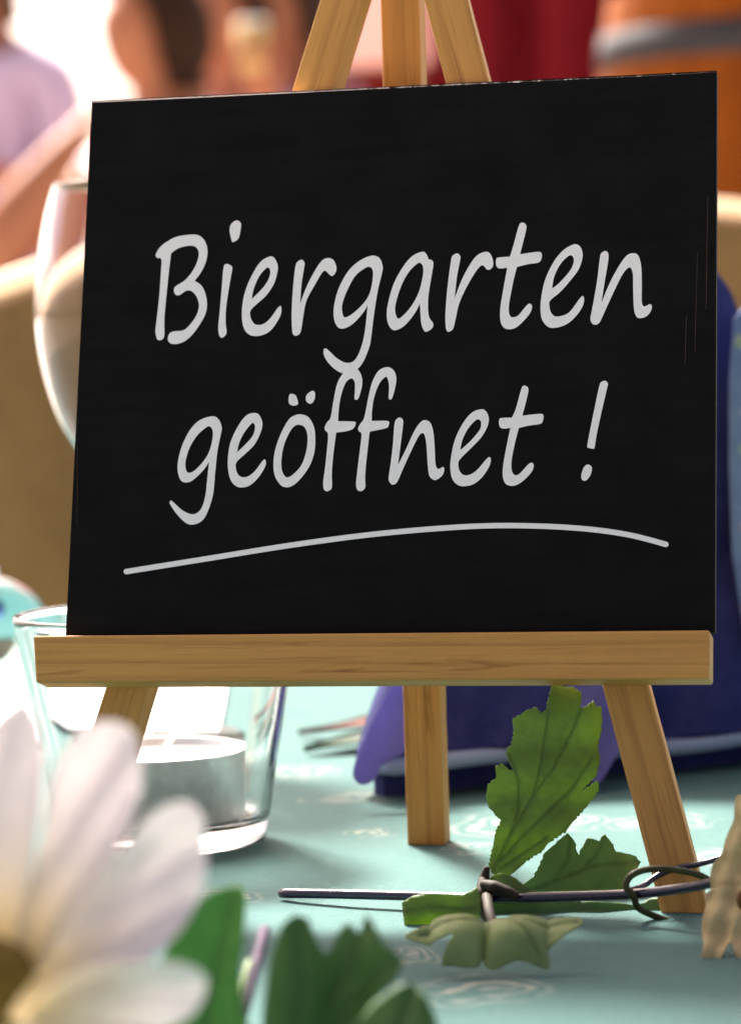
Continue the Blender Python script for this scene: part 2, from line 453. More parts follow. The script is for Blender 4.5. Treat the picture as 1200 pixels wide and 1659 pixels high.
for p in panel.data.polygons:
    if p.normal.y > 0.4: p.material_index = 1
    elif abs(p.normal.x) > 0.9: p.material_index = 2
MBi = MB.inverted()
def on_board(px, py, n):
    P = at_pl(px, py, b_org + EN * n, EN); q = MBi @ P; return q
GLYPHS = []
def G(ox, oy, outer, holes=(), s=4.0): GLYPHS.append((ox, oy, s, outer, holes))
c = 'c'
G(240, 340, [(52,285),(75,245),(120,208),(190,173),(300,160),(350,180),(378,225),(385,280),(372,345),(340,410),(301,460,c),(345,490),(372,545),(382,620),(365,690),(310,780),(260,835),(215,862),(165,870),(137,858),(128,835),(138,803),(165,788),(230,780),(275,740),(310,690),(328,640),(328,600),(310,555),(280,526),(245,525),(205,552),(178,549),(167,520),(180,495),(240,455),(290,395),(322,325),(328,275),(310,242),(270,232),(200,248),(150,280,c),(130,450),(107,690),(106,800),(100,832),(78,845),(58,835),(48,790),(50,760),(72,570),(86,370),(88,330),(80,313),(62,312),(51,300)])
G(240, 340, [(490,370),(513,351),(540,365),(545,385),(525,500),(505,640),(503,740),(509,795),(492,822),(475,828),(460,810),(455,760),(465,650),(478,500)])
G(240, 340, [(528,130),(540,90),(573,68),(598,82),(602,105),(590,175),(570,200),(546,210,c),(540,195)])
G(240, 340, [(860,625),(863,660),(848,705),(800,775),(750,808),(695,818),(650,805),(620,765),(608,700),(612,610),(635,510),(680,410),(730,335),(790,302),(820,315),(838,355),(838,400),(815,480),(765,555),(710,605),(665,650),(662,690),(680,730),(705,745),(745,740),(790,705),(840,635)], [[(670,580,c),(685,510),(720,430),(765,378),(785,378),(792,410),(775,460),(735,515)]])
G(440, 340, [(155,365),(170,335),(195,323),(212,340),(212,365),(195,470),(184,607,c),(230,490),(280,395),(325,330),(365,312),(400,325),(418,365),(416,400),(395,428),(375,420),(348,395),(325,410),(275,495),(225,590),(205,690),(188,790),(165,814),(145,812),(133,780),(130,660),(140,490)])
G(440, 340, [(590,318),(655,296),(700,315),(719,370),(712,420),(690,510),(665,660),(645,820),(632,890),(590,990),(545,1040),(510,1058),(465,1060),(420,1040),(370,995),(340,945),(337,910),(347,898),(370,912),(420,960),(470,988),(510,990),(545,965),(580,890),(605,780),(622,617,c),(590,670),(530,735),(480,765),(440,767),(415,740),(402,690),(405,620),(430,520),(480,420),(530,360)], [[(455,640),(460,600),(490,520),(540,430),(600,380),(635,370),(655,395),(653,460),(635,540),(600,600),(540,660),(490,693),(465,690)]])
G(440, 340, [(975,271),(1000,285),(1017,322,c),(1035,325),(1047,345),(1040,400),(1020,520),(1012,600),(1018,690),(1045,735),(1040,765),(1005,789),(985,780),(968,730),(960,608,c),(920,680),(860,750),(810,778),(780,775),(755,740),(745,680),(755,600),(790,480),(850,370),(910,300)], [[(800,660),(805,600),(840,490),(890,400),(945,347),(970,350),(982,385),(975,450),(950,540),(900,630),(840,695),(815,702)]])
G(640, 340, [(362,325),(375,295),(400,282),(420,298),(420,325),(400,430),(384,575,c),(430,455),(480,360),(530,295),(585,272),(615,285),(633,330),(630,370),(607,389),(590,383),(568,360),(540,375),(490,450),(440,545),(410,620),(390,710),(375,770),(350,789),(335,785),(326,750),(326,650),(340,490)])
G(640, 340, [(800,105),(822,82),(845,95),(848,125),(830,200),(808,288,c),(870,278),(930,272),(948,285),(945,320),(925,342),(860,352),(788,370,c),(765,460),(740,590),(735,650),(745,690),(770,695),(800,680),(850,620),(872,608),(885,625),(875,665),(840,710),(790,757),(750,773),(710,768),(685,735),(678,670),(690,570),(725,375,c),(680,380),(658,370),(652,345),(655,315),(675,308),(742,303,c),(765,230)])
G(780, 340, [(655,558),(662,590),(645,640),(590,710),(530,750),(465,765),(425,755),(390,710),(380,640),(388,550),(415,440),(470,330),(530,260),(590,225),(625,228),(648,260),(652,310),(630,380),(580,450),(510,530),(445,585),(438,620),(448,665),(475,690),(520,686),(570,660),(630,580)], [[(455,510,c),(470,430),(510,350),(560,300),(585,298),(596,325),(585,370),(555,415),(500,475)]])
G(780, 340, [(765,310),(775,280),(800,267),(818,282),(818,330),(795,470),(774,603,c),(830,470),(890,360),(940,295),(985,281),(1015,300),(1032,370),(1036,480),(1035,580),(1042,620),(1060,624),(1085,612),(1100,620),(1095,655),(1065,690),(1025,702),(1000,690),(985,640),(980,520),(978,420),(965,378),(945,378),(910,420),(860,520),(800,650),(765,725),(740,744),(715,737),(703,705),(715,640),(745,470)])
G(260, 580, [(335,378),(375,395),(397,450),(390,500),(370,600),(355,740),(340,890),(300,1010),(260,1062),(205,1080),(160,1065),(105,1010),(65,950),(60,935),(70,924),(90,940),(140,985),(190,1010),(230,1008),(265,975),(290,900),(302,800),(315,673,c),(280,725),(230,775),(190,803),(150,804),(125,780),(111,715),(120,640),(150,545),(200,455),(260,400)], [[(162,700),(165,660),(190,580),(240,500),(300,448),(325,447),(340,480),(333,550),(310,620),(270,680),(220,730),(185,744),(168,730)]])
G(260, 580, [(675,657),(684,680),(670,720),(630,780),(580,825),(530,839),(490,830),(455,790),(437,710),(440,620),(460,530),(510,430),(560,370),(610,356),(640,370),(660,420),(650,480),(610,560),(550,620),(495,672),(488,710),(500,750),(525,771),(565,768),(610,735),(655,675)], [[(496,612,c),(510,550),(545,480),(590,425),(605,425),(613,450),(600,500),(560,550)]])
G(260, 580, [(915,366),(960,385),(995,450),(1003,530),(995,620),(960,710),(900,790),(850,830),(810,837),(775,820),(740,760),(732,680),(745,590),(780,490),(830,400),(875,370)], [[(900,433),(935,450),(953,510),(945,600),(915,690),(870,745),(830,772),(805,765),(785,720),(785,640),(805,550),(840,475),(870,440)]])
G(260, 580, [(848,232),(875,242),(890,280),(888,302),(860,309),(835,297),(830,270),(835,240)])
G(260, 580, [(985,212),(1000,225),(1000,260),(985,290),(965,296),(945,280),(942,252),(955,230)])
G(460, 580, [(420,62),(385,95),(345,165),(320,280),(302,385),(280,415),(263,450),(268,470),(285,495),(280,580),(265,720),(254,800),(258,850),(280,864),(305,850),(311,830),(310,740),(320,620),(338,483,c),(400,475),(445,460),(462,435),(460,414),(400,410),(350,410,c),(355,330),(370,240),(400,160),(435,132),(455,150),(460,190),(457,260),(468,271),(485,255),(505,180),(503,120),(478,73),(450,58)])
G(460, 580, [(665,59),(705,75),(726,120),(722,180),(700,260),(685,268),(677,255),(680,180),(668,128),(650,127),(615,170),(585,250),(570,340),(568,408,c),(660,407),(680,415),(678,435),(660,455),(555,477,c),(545,560),(530,700),(525,780),(527,835),(510,858),(492,863),(472,850),(467,810),(475,730),(492,590),(502,495),(485,475),(480,455),(495,425),(520,385),(545,260),(570,160),(610,85)])
G(460, 580, [(715,430),(730,395),(752,386),(770,402),(770,440),(755,560),(738,693,c),(790,590),(840,480),(885,415),(920,403),(950,425),(968,490),(976,600),(980,680),(990,714),(1005,718),(1030,706),(1037,725),(1025,760),(990,788),(965,788),(940,760),(930,690),(922,560),(910,500),(895,487),(870,510),(820,610),(770,720),(735,800),(710,820),(690,813),(677,780),(690,690),(705,560)])
G(700, 580, [(372,643),(379,665),(365,710),(320,775),(265,818),(205,831),(165,822),(130,785),(116,710),(125,620),(150,520),(200,420),(255,355),(315,332),(345,343),(365,385),(358,440),(320,510),(260,575),(180,655),(168,690),(178,735),(205,759),(245,755),(290,725),(350,655)], [[(180,598,c),(195,530),(230,460),(275,408),(300,398),(315,415),(312,455),(285,495),(240,545)]])
G(700, 580, [(575,205),(590,180),(612,185),(622,210),(605,290),(582,374,c),(640,367),(700,362),(719,372),(715,408),(698,427),(630,437),(560,453,c),(535,550),(515,650),(512,710),(520,745),(540,760),(570,745),(620,690),(645,679),(656,695),(645,735),(600,785),(555,818),(515,829),(475,815),(457,770),(457,710),(475,600),(505,453,c),(465,458),(440,450),(431,425),(435,395),(455,388),(515,386,c),(540,330)])
G(700, 580, [(1080,185),(1095,155),(1120,148),(1136,165),(1130,200),(1095,350),(1065,490),(1050,580),(1040,588),(1010,582),(1003,570),(1015,500),(1045,350)])
G(700, 580, [(1005,690),(1032,708),(1025,755),(1005,785),(985,796),(967,785),(965,755),(980,710)])
for gi, (ox, oy, s, outer, holes) in enumerate(GLYPHS):
    n_off = 0.00010 + 0.000012 * (gi % 5)
    loops = []
    for lp in [outer] + list(holes):
        pts = catmull(lp, 5)
        loops.append([on_board(ox + p.x / s, oy + p.y / s, n_off).to_3d() for p in pts])
    tris = tessellate_polygon([[Vector((p.x, p.y, 0)) for p in l] for l in loops])
    flat = [p for l in loops for p in l]
    bm = bmesh.new(); bv = [bm.verts.new((p.x, p.y, p.z)) for p in flat]
    for t in tris:
        try: bm.faces.new([bv[i] for i in t])
        except ValueError: pass
    for f_ in bm.faces:
        f_.normal_update()
        if f_.normal.z < 0: f_.normal_flip()
    me = bpy.data.meshes.new("letter"); bm.to_mesh(me); bm.free(); me.materials.append(M_CHALK)
    o = bpy.data.objects.new("letter", me); COL.objects.link(o); o.parent = sign
    o.matrix_basis = Matrix.Translation(-b_org) @ MB
# underline stroke
ul = catmull([(205,926),(330,906),(480,882),(620,864),(760,853),(860,852),(950,857),(1020,867),(1078,882)], 8, False)
bm = bmesh.new(); rowL, rowR = [], []
def ustroke(pts, hw, n_off, name, mt):
    bm = bmesh.new(); Ls, Rs = [], []
    N = len(pts)
    for i, p in enumerate(pts):
        t = (pts[min(i + 1, N - 1)] - pts[max(i - 1, 0)]).normalized(); nn = Vector((-t.y, t.x))
        a, b_ = p + nn * hw, p - nn * hw
        Ls.append(bm.verts.new(on_board(a.x, a.y, n_off))); Rs.append(bm.verts.new(on_board(b_.x, b_.y, n_off)))
    for i in range(N - 1): bm.faces.new((Ls[i], Ls[i + 1], Rs[i + 1], Rs[i]))
    for end, sg, pr in ((0, -1, (Ls, Rs)), (N - 1, 1, (Ls, Rs))):
        p = pts[end]; t = (pts[min(end + 1, N - 1)] - pts[max(end - 1, 0)]).normalized() * sg; nn = Vector((-t.y, t.x))
        arc = [bm.verts.new(on_board(*(p + nn * hw * math.cos(a) + t * hw * math.sin(a)), n_off)) for a in [math.pi * k / 8 for k in range(1, 8)]]
        e0, e1 = (pr[0][end], pr[1][end]) if sg > 0 else (pr[1][end], pr[0][end])
        bm.faces.new([e0] + arc + [e1])
    for f_ in bm.faces:
        f_.normal_update()
        if f_.normal.z < 0: f_.normal_flip()
    me = bpy.data.meshes.new(name); bm.to_mesh(me); bm.free(); me.materials.append(mt)
    o = bpy.data.objects.new(name, me); COL.objects.link(o); o.parent = sign
    o.matrix_basis = Matrix.Translation(-b_org) @ MB
ustroke(ul, 4.4, 0.0001, "underline", M_CHALK)
M_SCR = simple("bare_scratch", (0.034, 0.018, 0.011), 0.8, 900, 0.5)
for pts, hw in (([(1146, 318), (1144, 420), (1143, 500)], 0.7), ([(1129, 410), (1126, 520), (1125, 570)], 0.6), ([(1111, 512), (1109, 590)], 0.7), ([(126, 720), (125, 850)], 0.5)):
    ustroke([Vector(p) for p in pts], hw, 0.00008, "scratch", M_SCR)

# ------------------------------------------------------------------ tumbler, tealight, wine glass
def glass_mat(name, col=(1, 1, 1), rough=0.0, ior=1.48):
    M_, n, b = mat(name)
    b.inputs['Base Color'].default_value = (*col, 1); b.inputs['Transmission Weight'].default_value = 1.0
    f = noise_n(n, tex(n), 90, 2, 0.5)
    n.links.new(ramp(n, [(0.3, (rough, rough, rough)), (0.8, (rough + 0.02,) * 3)], f).outputs[0], b.inputs['Roughness'])
    b.inputs['IOR'].default_value = ior
    bump(n, b, f, 0.02, 0.0005)
    return M_
M_GLASS = glass_mat("clear_glass")
tc_ = at_z(266, 1366, 0)
tum = empty("glass_tumbler", tc_, "clear glass tumbler with a tealight inside, behind the easel's left leg", "tumbler")
bm = bmesh.new()
prof = [(0, 0.0006), (0.0215, 0.0004), (0.0233, 0.0012), (0.0238, 0.0035), (0.0262, 0.018), (0.0322, 0.0518), (0.0321, 0.0524), (0.0317, 0.0528), (0.0312, 0.0527), (0.0310, 0.0520), (0.0246, 0.018), (0.0222, 0.0066), (0.0205, 0.0054), (0, 0.0050)]
lathe(bm, dense_prof(prof), tc_, 128); bm_obj("glass_body", bm, M_GLASS, tum, True)
tl = empty("tealight", tc_ + Vector((0, 0, 0.0054)), "tealight candle with white wax in a silver cup inside the tumbler", "candle")
M_ALU = simple("aluminium_cup", (0.80, 0.81, 0.82), 0.5, 300, 0.12, 0.15, metallic=1.0, bd=0.0004)
M_WAX = simple("white_wax", (0.86, 0.85, 0.82), 0.45, 100, 0.03, 0.05)
z0 = tc_ + Vector((0, 0, 0.0056))
bm = bmesh.new(); lathe(bm, [(0, 0), (0.0182, 0), (0.0187, 0.0005), (0.0190, 0.0155), (0.0193, 0.0158), (0.0191, 0.0160), (0.0188, 0.0157), (0.0184, 0.0008), (0, 0.0006)], z0, 96)
for v in bm.verts:
    a = math.atan2(v.co.y - z0.y, v.co.x - z0.x); k = 1 + 0.006 * math.sin(a * 30)
    if 0.001 < v.co.z - z0.z < 0.0154: v.co.x = z0.x + (v.co.x - z0.x) * k; v.co.y = z0.y + (v.co.y - z0.y) * k
bm_obj("metal_cup", bm, M_ALU, tl, True)
bm = bmesh.new(); lathe(bm, [(0.0182, 0.001), (0.0182, 0.0142), (0.0150, 0.0136), (0.006, 0.0138), (0.001, 0.0144), (0, 0.0144)], z0, 64); bm_obj("wax", bm, M_WAX, tl, True)
wp = [z0 + Vector(p) for p in ((0.0005, 0, 0.0135), (0.0012, 0.0002, 0.0165), (0.003, 0.0005, 0.019), (0.0062, 0.0008, 0.0215))]
bm = bmesh.new(); tube(bm, wp, [0.0007, 0.0007, 0.0007, 0.0005], 8); bm_obj("wick", bm, simple("wick_cotton", (0.75, 0.70, 0.60), 0.9, 900, 0.15), tl, True)

WD = 0.85
def smooth_prof(pr, k=5):
    P_ = [Vector(p) for p in pr]; out = []
    q = catmull([tuple(p) for p in P_], k, False)
    return [(max(0.0, v.x), v.y) for v in q]
wg = C_POS + ray(236, 520) * (WD / F_PX); wg.z = 0
wgo = empty("wine_glass", wg, "empty stemmed wine glass half hidden behind the sign's left edge", "glass")
M_GLASS2 = glass_mat("wine_glass", (0.985, 0.98, 0.99), 0.0, 1.22)
def zy(py): return C_POS.z + (533 - py) / F_PX * WD
o_ = [(0, 0.0), (0.030, 0.0), (0.0302, 0.0008), (0.028, 0.0014), (0.010, 0.0030), (0.0035, 0.008), (0.0030, 0.03), (0.0034, zy(830)), (0.008, zy(806)), (0.0175, zy(750)), (0.0245, zy(680)), (0.0285, zy(600)), (0.0300, zy(520)), (0.0293, zy(440)), (0.0270, zy(360)), (0.0240, zy(300))]
i_ = [(0.0234, zy(300) + 0.0002), (0.0263, zy(360)), (0.0286, zy(440)), (0.0293, zy(520)), (0.0278, zy(600)), (0.0237, zy(680)), (0.0165, zy(748)), (0.007, zy(795)), (0, zy(802))]
bm = bmesh.new(); lathe(bm, smooth_prof(o_) + [(0.0238, zy(300) + .0004)] + smooth_prof(i_), wg, 96); bm_obj("glass_body", bm, M_GLASS2, wgo, True)

M_PAPER = simple("white_paper", (0.80, 0.79, 0.77), 0.9, 300, 0.04, 0.3, 0.1, bd=0.0003)
pn = [at_z(-60, 1215, 0), at_z(378, 1214, 0), at_z(425, 1080, 0), at_z(20, 1058, 0)]  # assumed napkin, its corners spread outward to whiten the blown-out left side
cpn = sum(pn, Vector((0, 0, 0))) / 4
vs_, fs_ = [], []
for j in range(13):
    for i in range(13):
        u_, v_ = i / 12, j / 12
        P = pn[0].lerp(pn[1], u_).lerp(pn[3].lerp(pn[2], u_), v_)
        e_ = max(abs(u_ - .5), abs(v_ - .5)) * 2
        vs_.append(P + Vector((0, 0, 0.0012 + 0.0010 * noise.noise(P * 40) * e_ + 0.0006 * (1 + noise.noise(P * 90)))))
nq = len(vs_); vs_ += [p - Vector((0, 0, 0.0005)) for p in vs_]
for j in range(12):
    for i in range(12):
        a_ = j * 13 + i; fs_.append((a_, a_ + 1, a_ + 14, a_ + 13)); fs_.append((a_ + nq, a_ + nq + 13, a_ + nq + 14, a_ + nq + 1))
for i in range(12):
    for a_, b_ in ((i, i + 1), (12 * 13 + i + 1, 12 * 13 + i), ((i + 1) * 13, i * 13), (i * 13 + 12, (i + 1) * 13 + 12)): fs_.append((b_, a_, a_ + nq, b_ + nq))
po = mesh("paper_napkin", vs_, fs_, M_PAPER, None, True)
tag(po, "guessed white paper napkin, enlarged to whiten the blown-out cloth behind the tumbler", "napkin")

bc = at_d(-14, 1030, 1.0); br_ = bc.z if 0.012 < bc.z < 0.03 else 0.018
ball = None
M_BALL = glass_mat("teal_glass", (0.50, 0.78, 0.80), 0.10, 1.4)
bm = bmesh.new(); bmesh.ops.create_uvsphere(bm, u_segments=48, v_segments=24, radius=br_)
for v in bm.verts: v.co += Vector((bc.x, bc.y, br_ + 0.0002))
balle = empty("glass_bauble", (bc.x, bc.y, 0), "shiny round teal bauble on the table left of the tumbler", "bauble")
bm_obj("bauble_shell", bm, M_BALL, balle, True)
bm = bmesh.new(); tube(bm, [Vector((bc.x, bc.y, 2 * br_ - .0002)), Vector((bc.x, bc.y, 2 * br_ + .003))], .0028, 12); bm_obj("cap", bm, M_ALU, balle, True)
for k, (px, py, D, col, nm) in enumerate(((30, 1094, 0.93, (0.03, 0.04, 0.22), "shiny blue foil sweet lying between bauble and tumbler"), (2, 1112, 0.92, (0.30, 0.03, 0.03), "small red foil sweet lying below the teal bauble"))):
    P = at_z(px, py, 0.0)
    rr = 0.0060
    e_ = empty("sweet", P, nm, "sweet", "wrapped sweets by the tumbler")
    bm = bmesh.new(); bmesh.ops.create_uvsphere(bm, u_segments=24, v_segments=12, radius=rr)
    for v in bm.verts: v.co = Vector((v.co.x * 1.1, v.co.y, v.co.z * 0.9)) + P + Vector((0, 0, rr * 0.9))
    mt = simple("foil_wrapper", col, 0.7, 200, 0.4, 0.3, spec=0.15)
    bm_obj("wrapped_body", bm, mt, e_, True)
    for sg in (-1, 1):
        bm = bmesh.new(); tube(bm, [P + Vector((sg * rr * 0.9, 0, rr * 0.9)), P + Vector((sg * rr * 1.3, 0, rr * 0.95)), P + Vector((sg * rr * 1.9, 0.001, rr * 1.0))], [0.002, 0.0012, 0.004], 10); bm_obj("twist", bm, mt, e_, True)

# ------------------------------------------------------------------ leaves (built from outlines, each on its own tilted, curved sheet)
def leaf_mat(name, lo, hi, back=None, trans=0.35, tcol=(0.30, 0.55, 0.06), vein=(0.03, 0.07, 0.015)):
    M_, n, b = mat(name)
    v = tex(n)
    f = noise_n(n, v, 120, 4, 0.6); f2 = noise_n(n, v, 1800, 3, 0.6)
    base = ramp(n, [(0.3, lo), (0.72, hi)], math_n(n, 'ADD', math_n(n, 'MULTIPLY', f, 0.7), math_n(n, 'MULTIPLY', f2, 0.3))).outputs[0]
    at = node(n, 'ShaderNodeAttribute', attribute_name='vein')
    vf = math_n(n, 'MULTIPLY', at.outputs['Fac'], 0.55)
    col = mixc(n, vf, base, vein)
    n.links.new(col, b.inputs['Base Color']); b.inputs['Roughness'].default_value = 0.55; b.inputs['Specular IOR Level'].default_value = 0.3
    bp_ = bump(n, b, f2, 0.35, 0.0002)
    t = node(n, 'ShaderNodeBsdfTranslucent'); blot = noise_n(n, v, 260, 4, 0.65); tcn = mixc(n, at.outputs['Fac'], ramp(n, [(0.3, tuple(x * 0.72 for x in tcol)), (0.7, tuple(x * 1.2 for x in tcol))], blot).outputs[0], tuple(x * 0.55 for x in tcol)); n.links.new(tcn, t.inputs[0])
    mx = node(n, 'ShaderNodeMixShader'); mx.inputs[0].default_value = trans
    n.links.new(b.outputs[0], mx.inputs[1]); n.links.new(t.outputs[0], mx.inputs[2]); n.links.new(mx.outputs[0], n.nodes['Material Output'].inputs['Surface'])
    return M_
def seg_dist(p, a, b_):
    ab = b_ - a; t = max(0, min(1, (p - a).dot(ab) / max(ab.length_squared, 1e-12))); return (a + ab * t - p).length
def sheet(name, outline, p0, nrm, mt, parent, veins=(), vein_w=3.0, vein_depth=0.0003, bend=None, cell=9.0, thick=0.00022, rough_edge=0.0, tooth=0.0):
    """outline/veins in photograph pixels, laid on the plane (p0, nrm); bend(px, py) -> metres along nrm"""
    nrm = nrm.normalized()
    if nrm.dot(C_D) > 0: nrm = -nrm
    pts = [Vector((p[0], p[1])) for p in outline]
    dense = []
    for i in range(len(pts)):
        a, b_ = pts[i], pts[(i + 1) % len(pts)]
        k = max(1, int((b_ - a).length / cell))
        for j in range(k):
            q = a.lerp(b_, j / k)
            if rough_edge: q = q + Vector((noise.noise(Vector((q.x * .11, q.y * .11, 1))), noise.noise(Vector((q.x * .11, q.y * .11, 9))))) * rough_edge
            if tooth and i % 2 == 0:
                nrm2 = Vector(((b_ - a).y, -(b_ - a).x)).normalized(); q = q + nrm2 * tooth * (1 if j % 2 else -0.6)
            dense.append(q)
    x0 = min(p.x for p in dense); x1 = max(p.x for p in dense); y0 = min(p.y for p in dense); y1 = max(p.y for p in dense)
    inner = []
    yy = y0 + cell / 2; row = 0
    while yy < y1:
        xx = x0 + cell / 2 + (cell / 2 if row % 2 else 0)
        while xx < x1:
            inner.append(Vector((xx + random.uniform(-.5, .5), yy + random.uniform(-.5, .5)))); xx += cell
        yy += cell * 0.87; row += 1
    n0 = len(dense)
    vo, eo, fo, _, _, _ = delaunay_2d_cdt(dense + inner, [(i, (i + 1) % n0) for i in range(n0)], [], 1, 1e-6)
    vn = [[Vector(q) for q in v] for v in veins]
    used = sorted({i for f_ in fo for i in f_}); remap = {u: k for k, u in enumerate(used)}
    front, vals = [], []
    for u in used:
        p = vo[u]; P = at_pl(p.x, p.y, p0, nrm)
        h = bend(p.x, p.y) if bend else 0.0
        dmin = 1e9
        for v in vn:
            for a, b_ in zip(v, v[1:]): dmin = min(dmin, seg_dist(p, a, b_))
        vv = math.exp(-(dmin / vein_w) ** 2) if vn else 0.0
        front.append(P + nrm * (h - vv * vein_depth + 0.00012 * noise.noise(Vector((p.x * .05, p.y * .05, 4))))); vals.append(vv)
    nf = len(front)
    fcs_ = [tuple(remap[i] for i in f_) for f_ in fo]
    # orientation towards the viewer
    f0 = []
    for f_ in fcs_:
        nn = (front[f_[1]] - front[f_[0]]).cross(front[f_[2]] - front[f_[0]])
        f0.append(f_ if nn.dot(nrm) > 0 else f_[::-1])
    back = [P - nrm * thick for P in front]
    faces = list(f0) + [tuple(i + nf for i in f_[::-1]) for f_ in f0]
    cnt = {}
    for f_ in f0:
        for k in range(len(f_)):
            e = (f_[k], f_[(k + 1) % len(f_)]); cnt[e] = 1
    for (a, b_) in cnt:
        if (b_, a) not in cnt: faces.append((b_, a, a + nf, b_ + nf))
    o = mesh(name, front + back, faces, mt, parent, True)
    at = o.data.attributes.new('vein', 'FLOAT', 'POINT')
    for i in range(nf): at.data[i].value = vals[i]; at.data[i + nf].value = vals[i]
    return o
M_LEAF = leaf_mat("green_leaf", (0.062, 0.105, 0.022), (0.135, 0.205, 0.046), trans=0.28, tcol=(0.34, 0.50, 0.10), vein=(0.045, 0.085, 0.018))
M_LEAF_D = leaf_mat("dark_green_leaf", (0.068, 0.128, 0.040), (0.125, 0.210, 0.066), trans=0.20, tcol=(0.16, 0.36, 0.08))
M_LEAF_P = leaf_mat("pale_green_leaf", (0.125, 0.185, 0.060), (0.230, 0.290, 0.110), trans=0.08, tcol=(0.4, 0.5, 0.15), vein=(0.08, 0.12, 0.03))
stem_base = at_d(790, 1452, 0.612)
sprig = empty("leaf_sprig", at_z(790, 1480, 0), "green artificial leaf sprig with dark wire stem lying before the easel's right leg", "sprig")
UPN = Vector((0, 0, 1)); VIEW = -C_D
A = Z(620, 1090, 3.158, [(540,985),(560,900),(570,820),(600,760),(545,700),(525,640),(530,580),(575,540),(568,490),(600,470),(640,500),(660,510),(628,430),(630,390),(655,370),(665,300),(655,250),(700,215),(770,180),(800,215),(830,190),(850,100),(875,40),(920,70),(960,75),(1010,100),(1012,150),(1000,185),(1040,175),(1070,145),(1085,175),(1115,185),(1118,280),(1100,370),(1112,440),(1090,535),(1060,560),(1010,605),(1060,575),(1098,552),(1108,590),(1070,650),(1030,700),(980,750),(940,810),(860,860),(820,910),(740,960),(660,1030),(600,1055),(560,1030)])
Av = [Z(620, 1090, 3.158, q) for q in ([(560,1010),(640,850),(760,640),(860,500),(960,310),(1005,190)], [(600,960),(720,830),(860,690),(960,600),(1070,430)], [(600,1000),(720,920),(840,840)], [(640,850),(690,700),(690,560),(640,420)], [(760,640),(800,480),(830,300),(840,200)])]
def bendA(px, py):
    a, b_ = Vector(Av[0][0]), Vector(Av[0][-1]); ab = (b_ - a).normalized(); q = Vector((px, py)) - a
    side = q.x * ab.y - q.y * ab.x; along = q.dot(ab) / 330
    s = side / 120.0
    return -0.0034 * (max(0, -s) ** 1.2) + 0.0010 * max(0, s) ** 1.1 - 0.0012 * max(0, s) + 0.0016 * math.sin(min(1, max(0, along)) * 2.4) - 0.0005 * math.sin(along * 20 + side * .03)
nA = (VIEW + Vector((0.10, 0, 0.25)))
sheet("leaf", A, at_d(800, 1415, 0.611), nA, M_LEAF, sprig, Av, 2.2, 0.00025, bendA, 3.4, rough_edge=1.8, tooth=1.5)
Bz = Z(780, 1280, 2.857, [(150,470),(170,455),(240,400),(290,290),(385,205),(400,198),(430,230),(437,270),(452,297),(470,260),(490,215),(515,222),(545,232),(570,205),(600,240),(620,285),(700,300),(738,330),(720,365),(690,385),(650,470),(500,495),(300,510)])
Bv = [Z(780, 1280, 2.857, q) for q in ([(170,490),(350,420),(520,350),(730,330)], [(330,430),(400,320),(410,215)], [(450,385),(530,300),(570,215)])]
sheet("leaf", Bz, at_d(860, 1440, 0.622), VIEW + Vector((0.1, 0, 0.2)), M_LEAF_D, sprig, Bv, 2.6, 0.0003, lambda x, y: 0.0009 * math.sin(x * .045) - 0.0014 * ((x - 940) / 100) ** 2 * 0.6, 5.0, rough_edge=1.6, tooth=1.4)
Cz = Z(430, 1380, 2.264, [(500,185),(540,165),(600,160),(660,155),(720,150),(755,138),(775,125),(790,170),(785,245),(740,248),(660,255),(570,272),(530,276),(508,255),(502,220)])
sheet("leaf", Cz, at_d(715, 1468, 0.601), VIEW + Vector((0, 0, 0.5)), M_LEAF, sprig, [Z(430, 1380, 2.264, [(780,200),(650,205),(520,215)])], 3.0, 0.0003, lambda x, y: 0.0010 * math.sin((x - 655) * .05) - 0.002 * max(0, (y - 1475) / 20) ** 2, 7.0, rough_edge=1.3)
# front leaf: lobes arch over and touch the cloth
P1 = at_z(790, 1574, 0.0006)
nD = VIEW + Vector((0, 0, 0.9))
Dz = [tuple(p) for p in catmull(Z(430, 1380, 2.264, [(512,308,'c'),(560,280),(640,260),(740,250),(800,266),(860,270),(930,262),(1020,262),(1100,262),(1158,262),(1150,300),(1085,350),(1028,372,'c'),(1040,405),(1034,436),(985,430),(930,418),(880,430),(840,442),(805,430),(796,405,'c'),(780,432),(730,434),(690,432),(650,430),(668,385),(700,345,'c'),(650,348),(634,395),(622,420),(624,380),(630,340,'c'),(580,338),(535,325)]), 3)] if False else [tuple(p) for p in catmull([(656,1516),(678,1503),(715,1494),(757,1490),(785,1497),(812,1499),(842,1496),(880,1495),(915,1495),(941,1496),(938,1512),(910,1532),(886,1545,'c'),(890,1560),(886,1572),(866,1569),(842,1565),(818,1569),(800,1575),(786,1568),(782,1556,'c'),(774,1570),(752,1572),(734,1570),(716,1568),(722,1550),(734,1533,'c'),(712,1534),(688,1529),(668,1524)], 3)]
Dv = [[(796,1496),(790,1512),(784,1540),(782,1566)], [(801,1497),(740,1506),(680,1516)], [(810,1499),(842,1520),(872,1556)], [(810,1498),(872,1512),(934,1504)]]
def bendD(px, py):
    def lobe(c_, w_): return max(0.0, 1 - ((px - c_) / w_) ** 2) ** 0.6
    a = max(lobe(742, 46), 1.1 * lobe(836, 54), 0.7 * lobe(920, 40) if px > 880 else 0)
    k = max(0.0, min(1.0, (py - 1486) / 86))
    return 0.0042 * a * math.sin(math.pi * (0.12 + 0.80 * k))
sheet("leaf", Dz, P1, nD, M_LEAF_P, sprig, Dv, 3.2, 0.0005, bendD, 4.5, rough_edge=0.6)
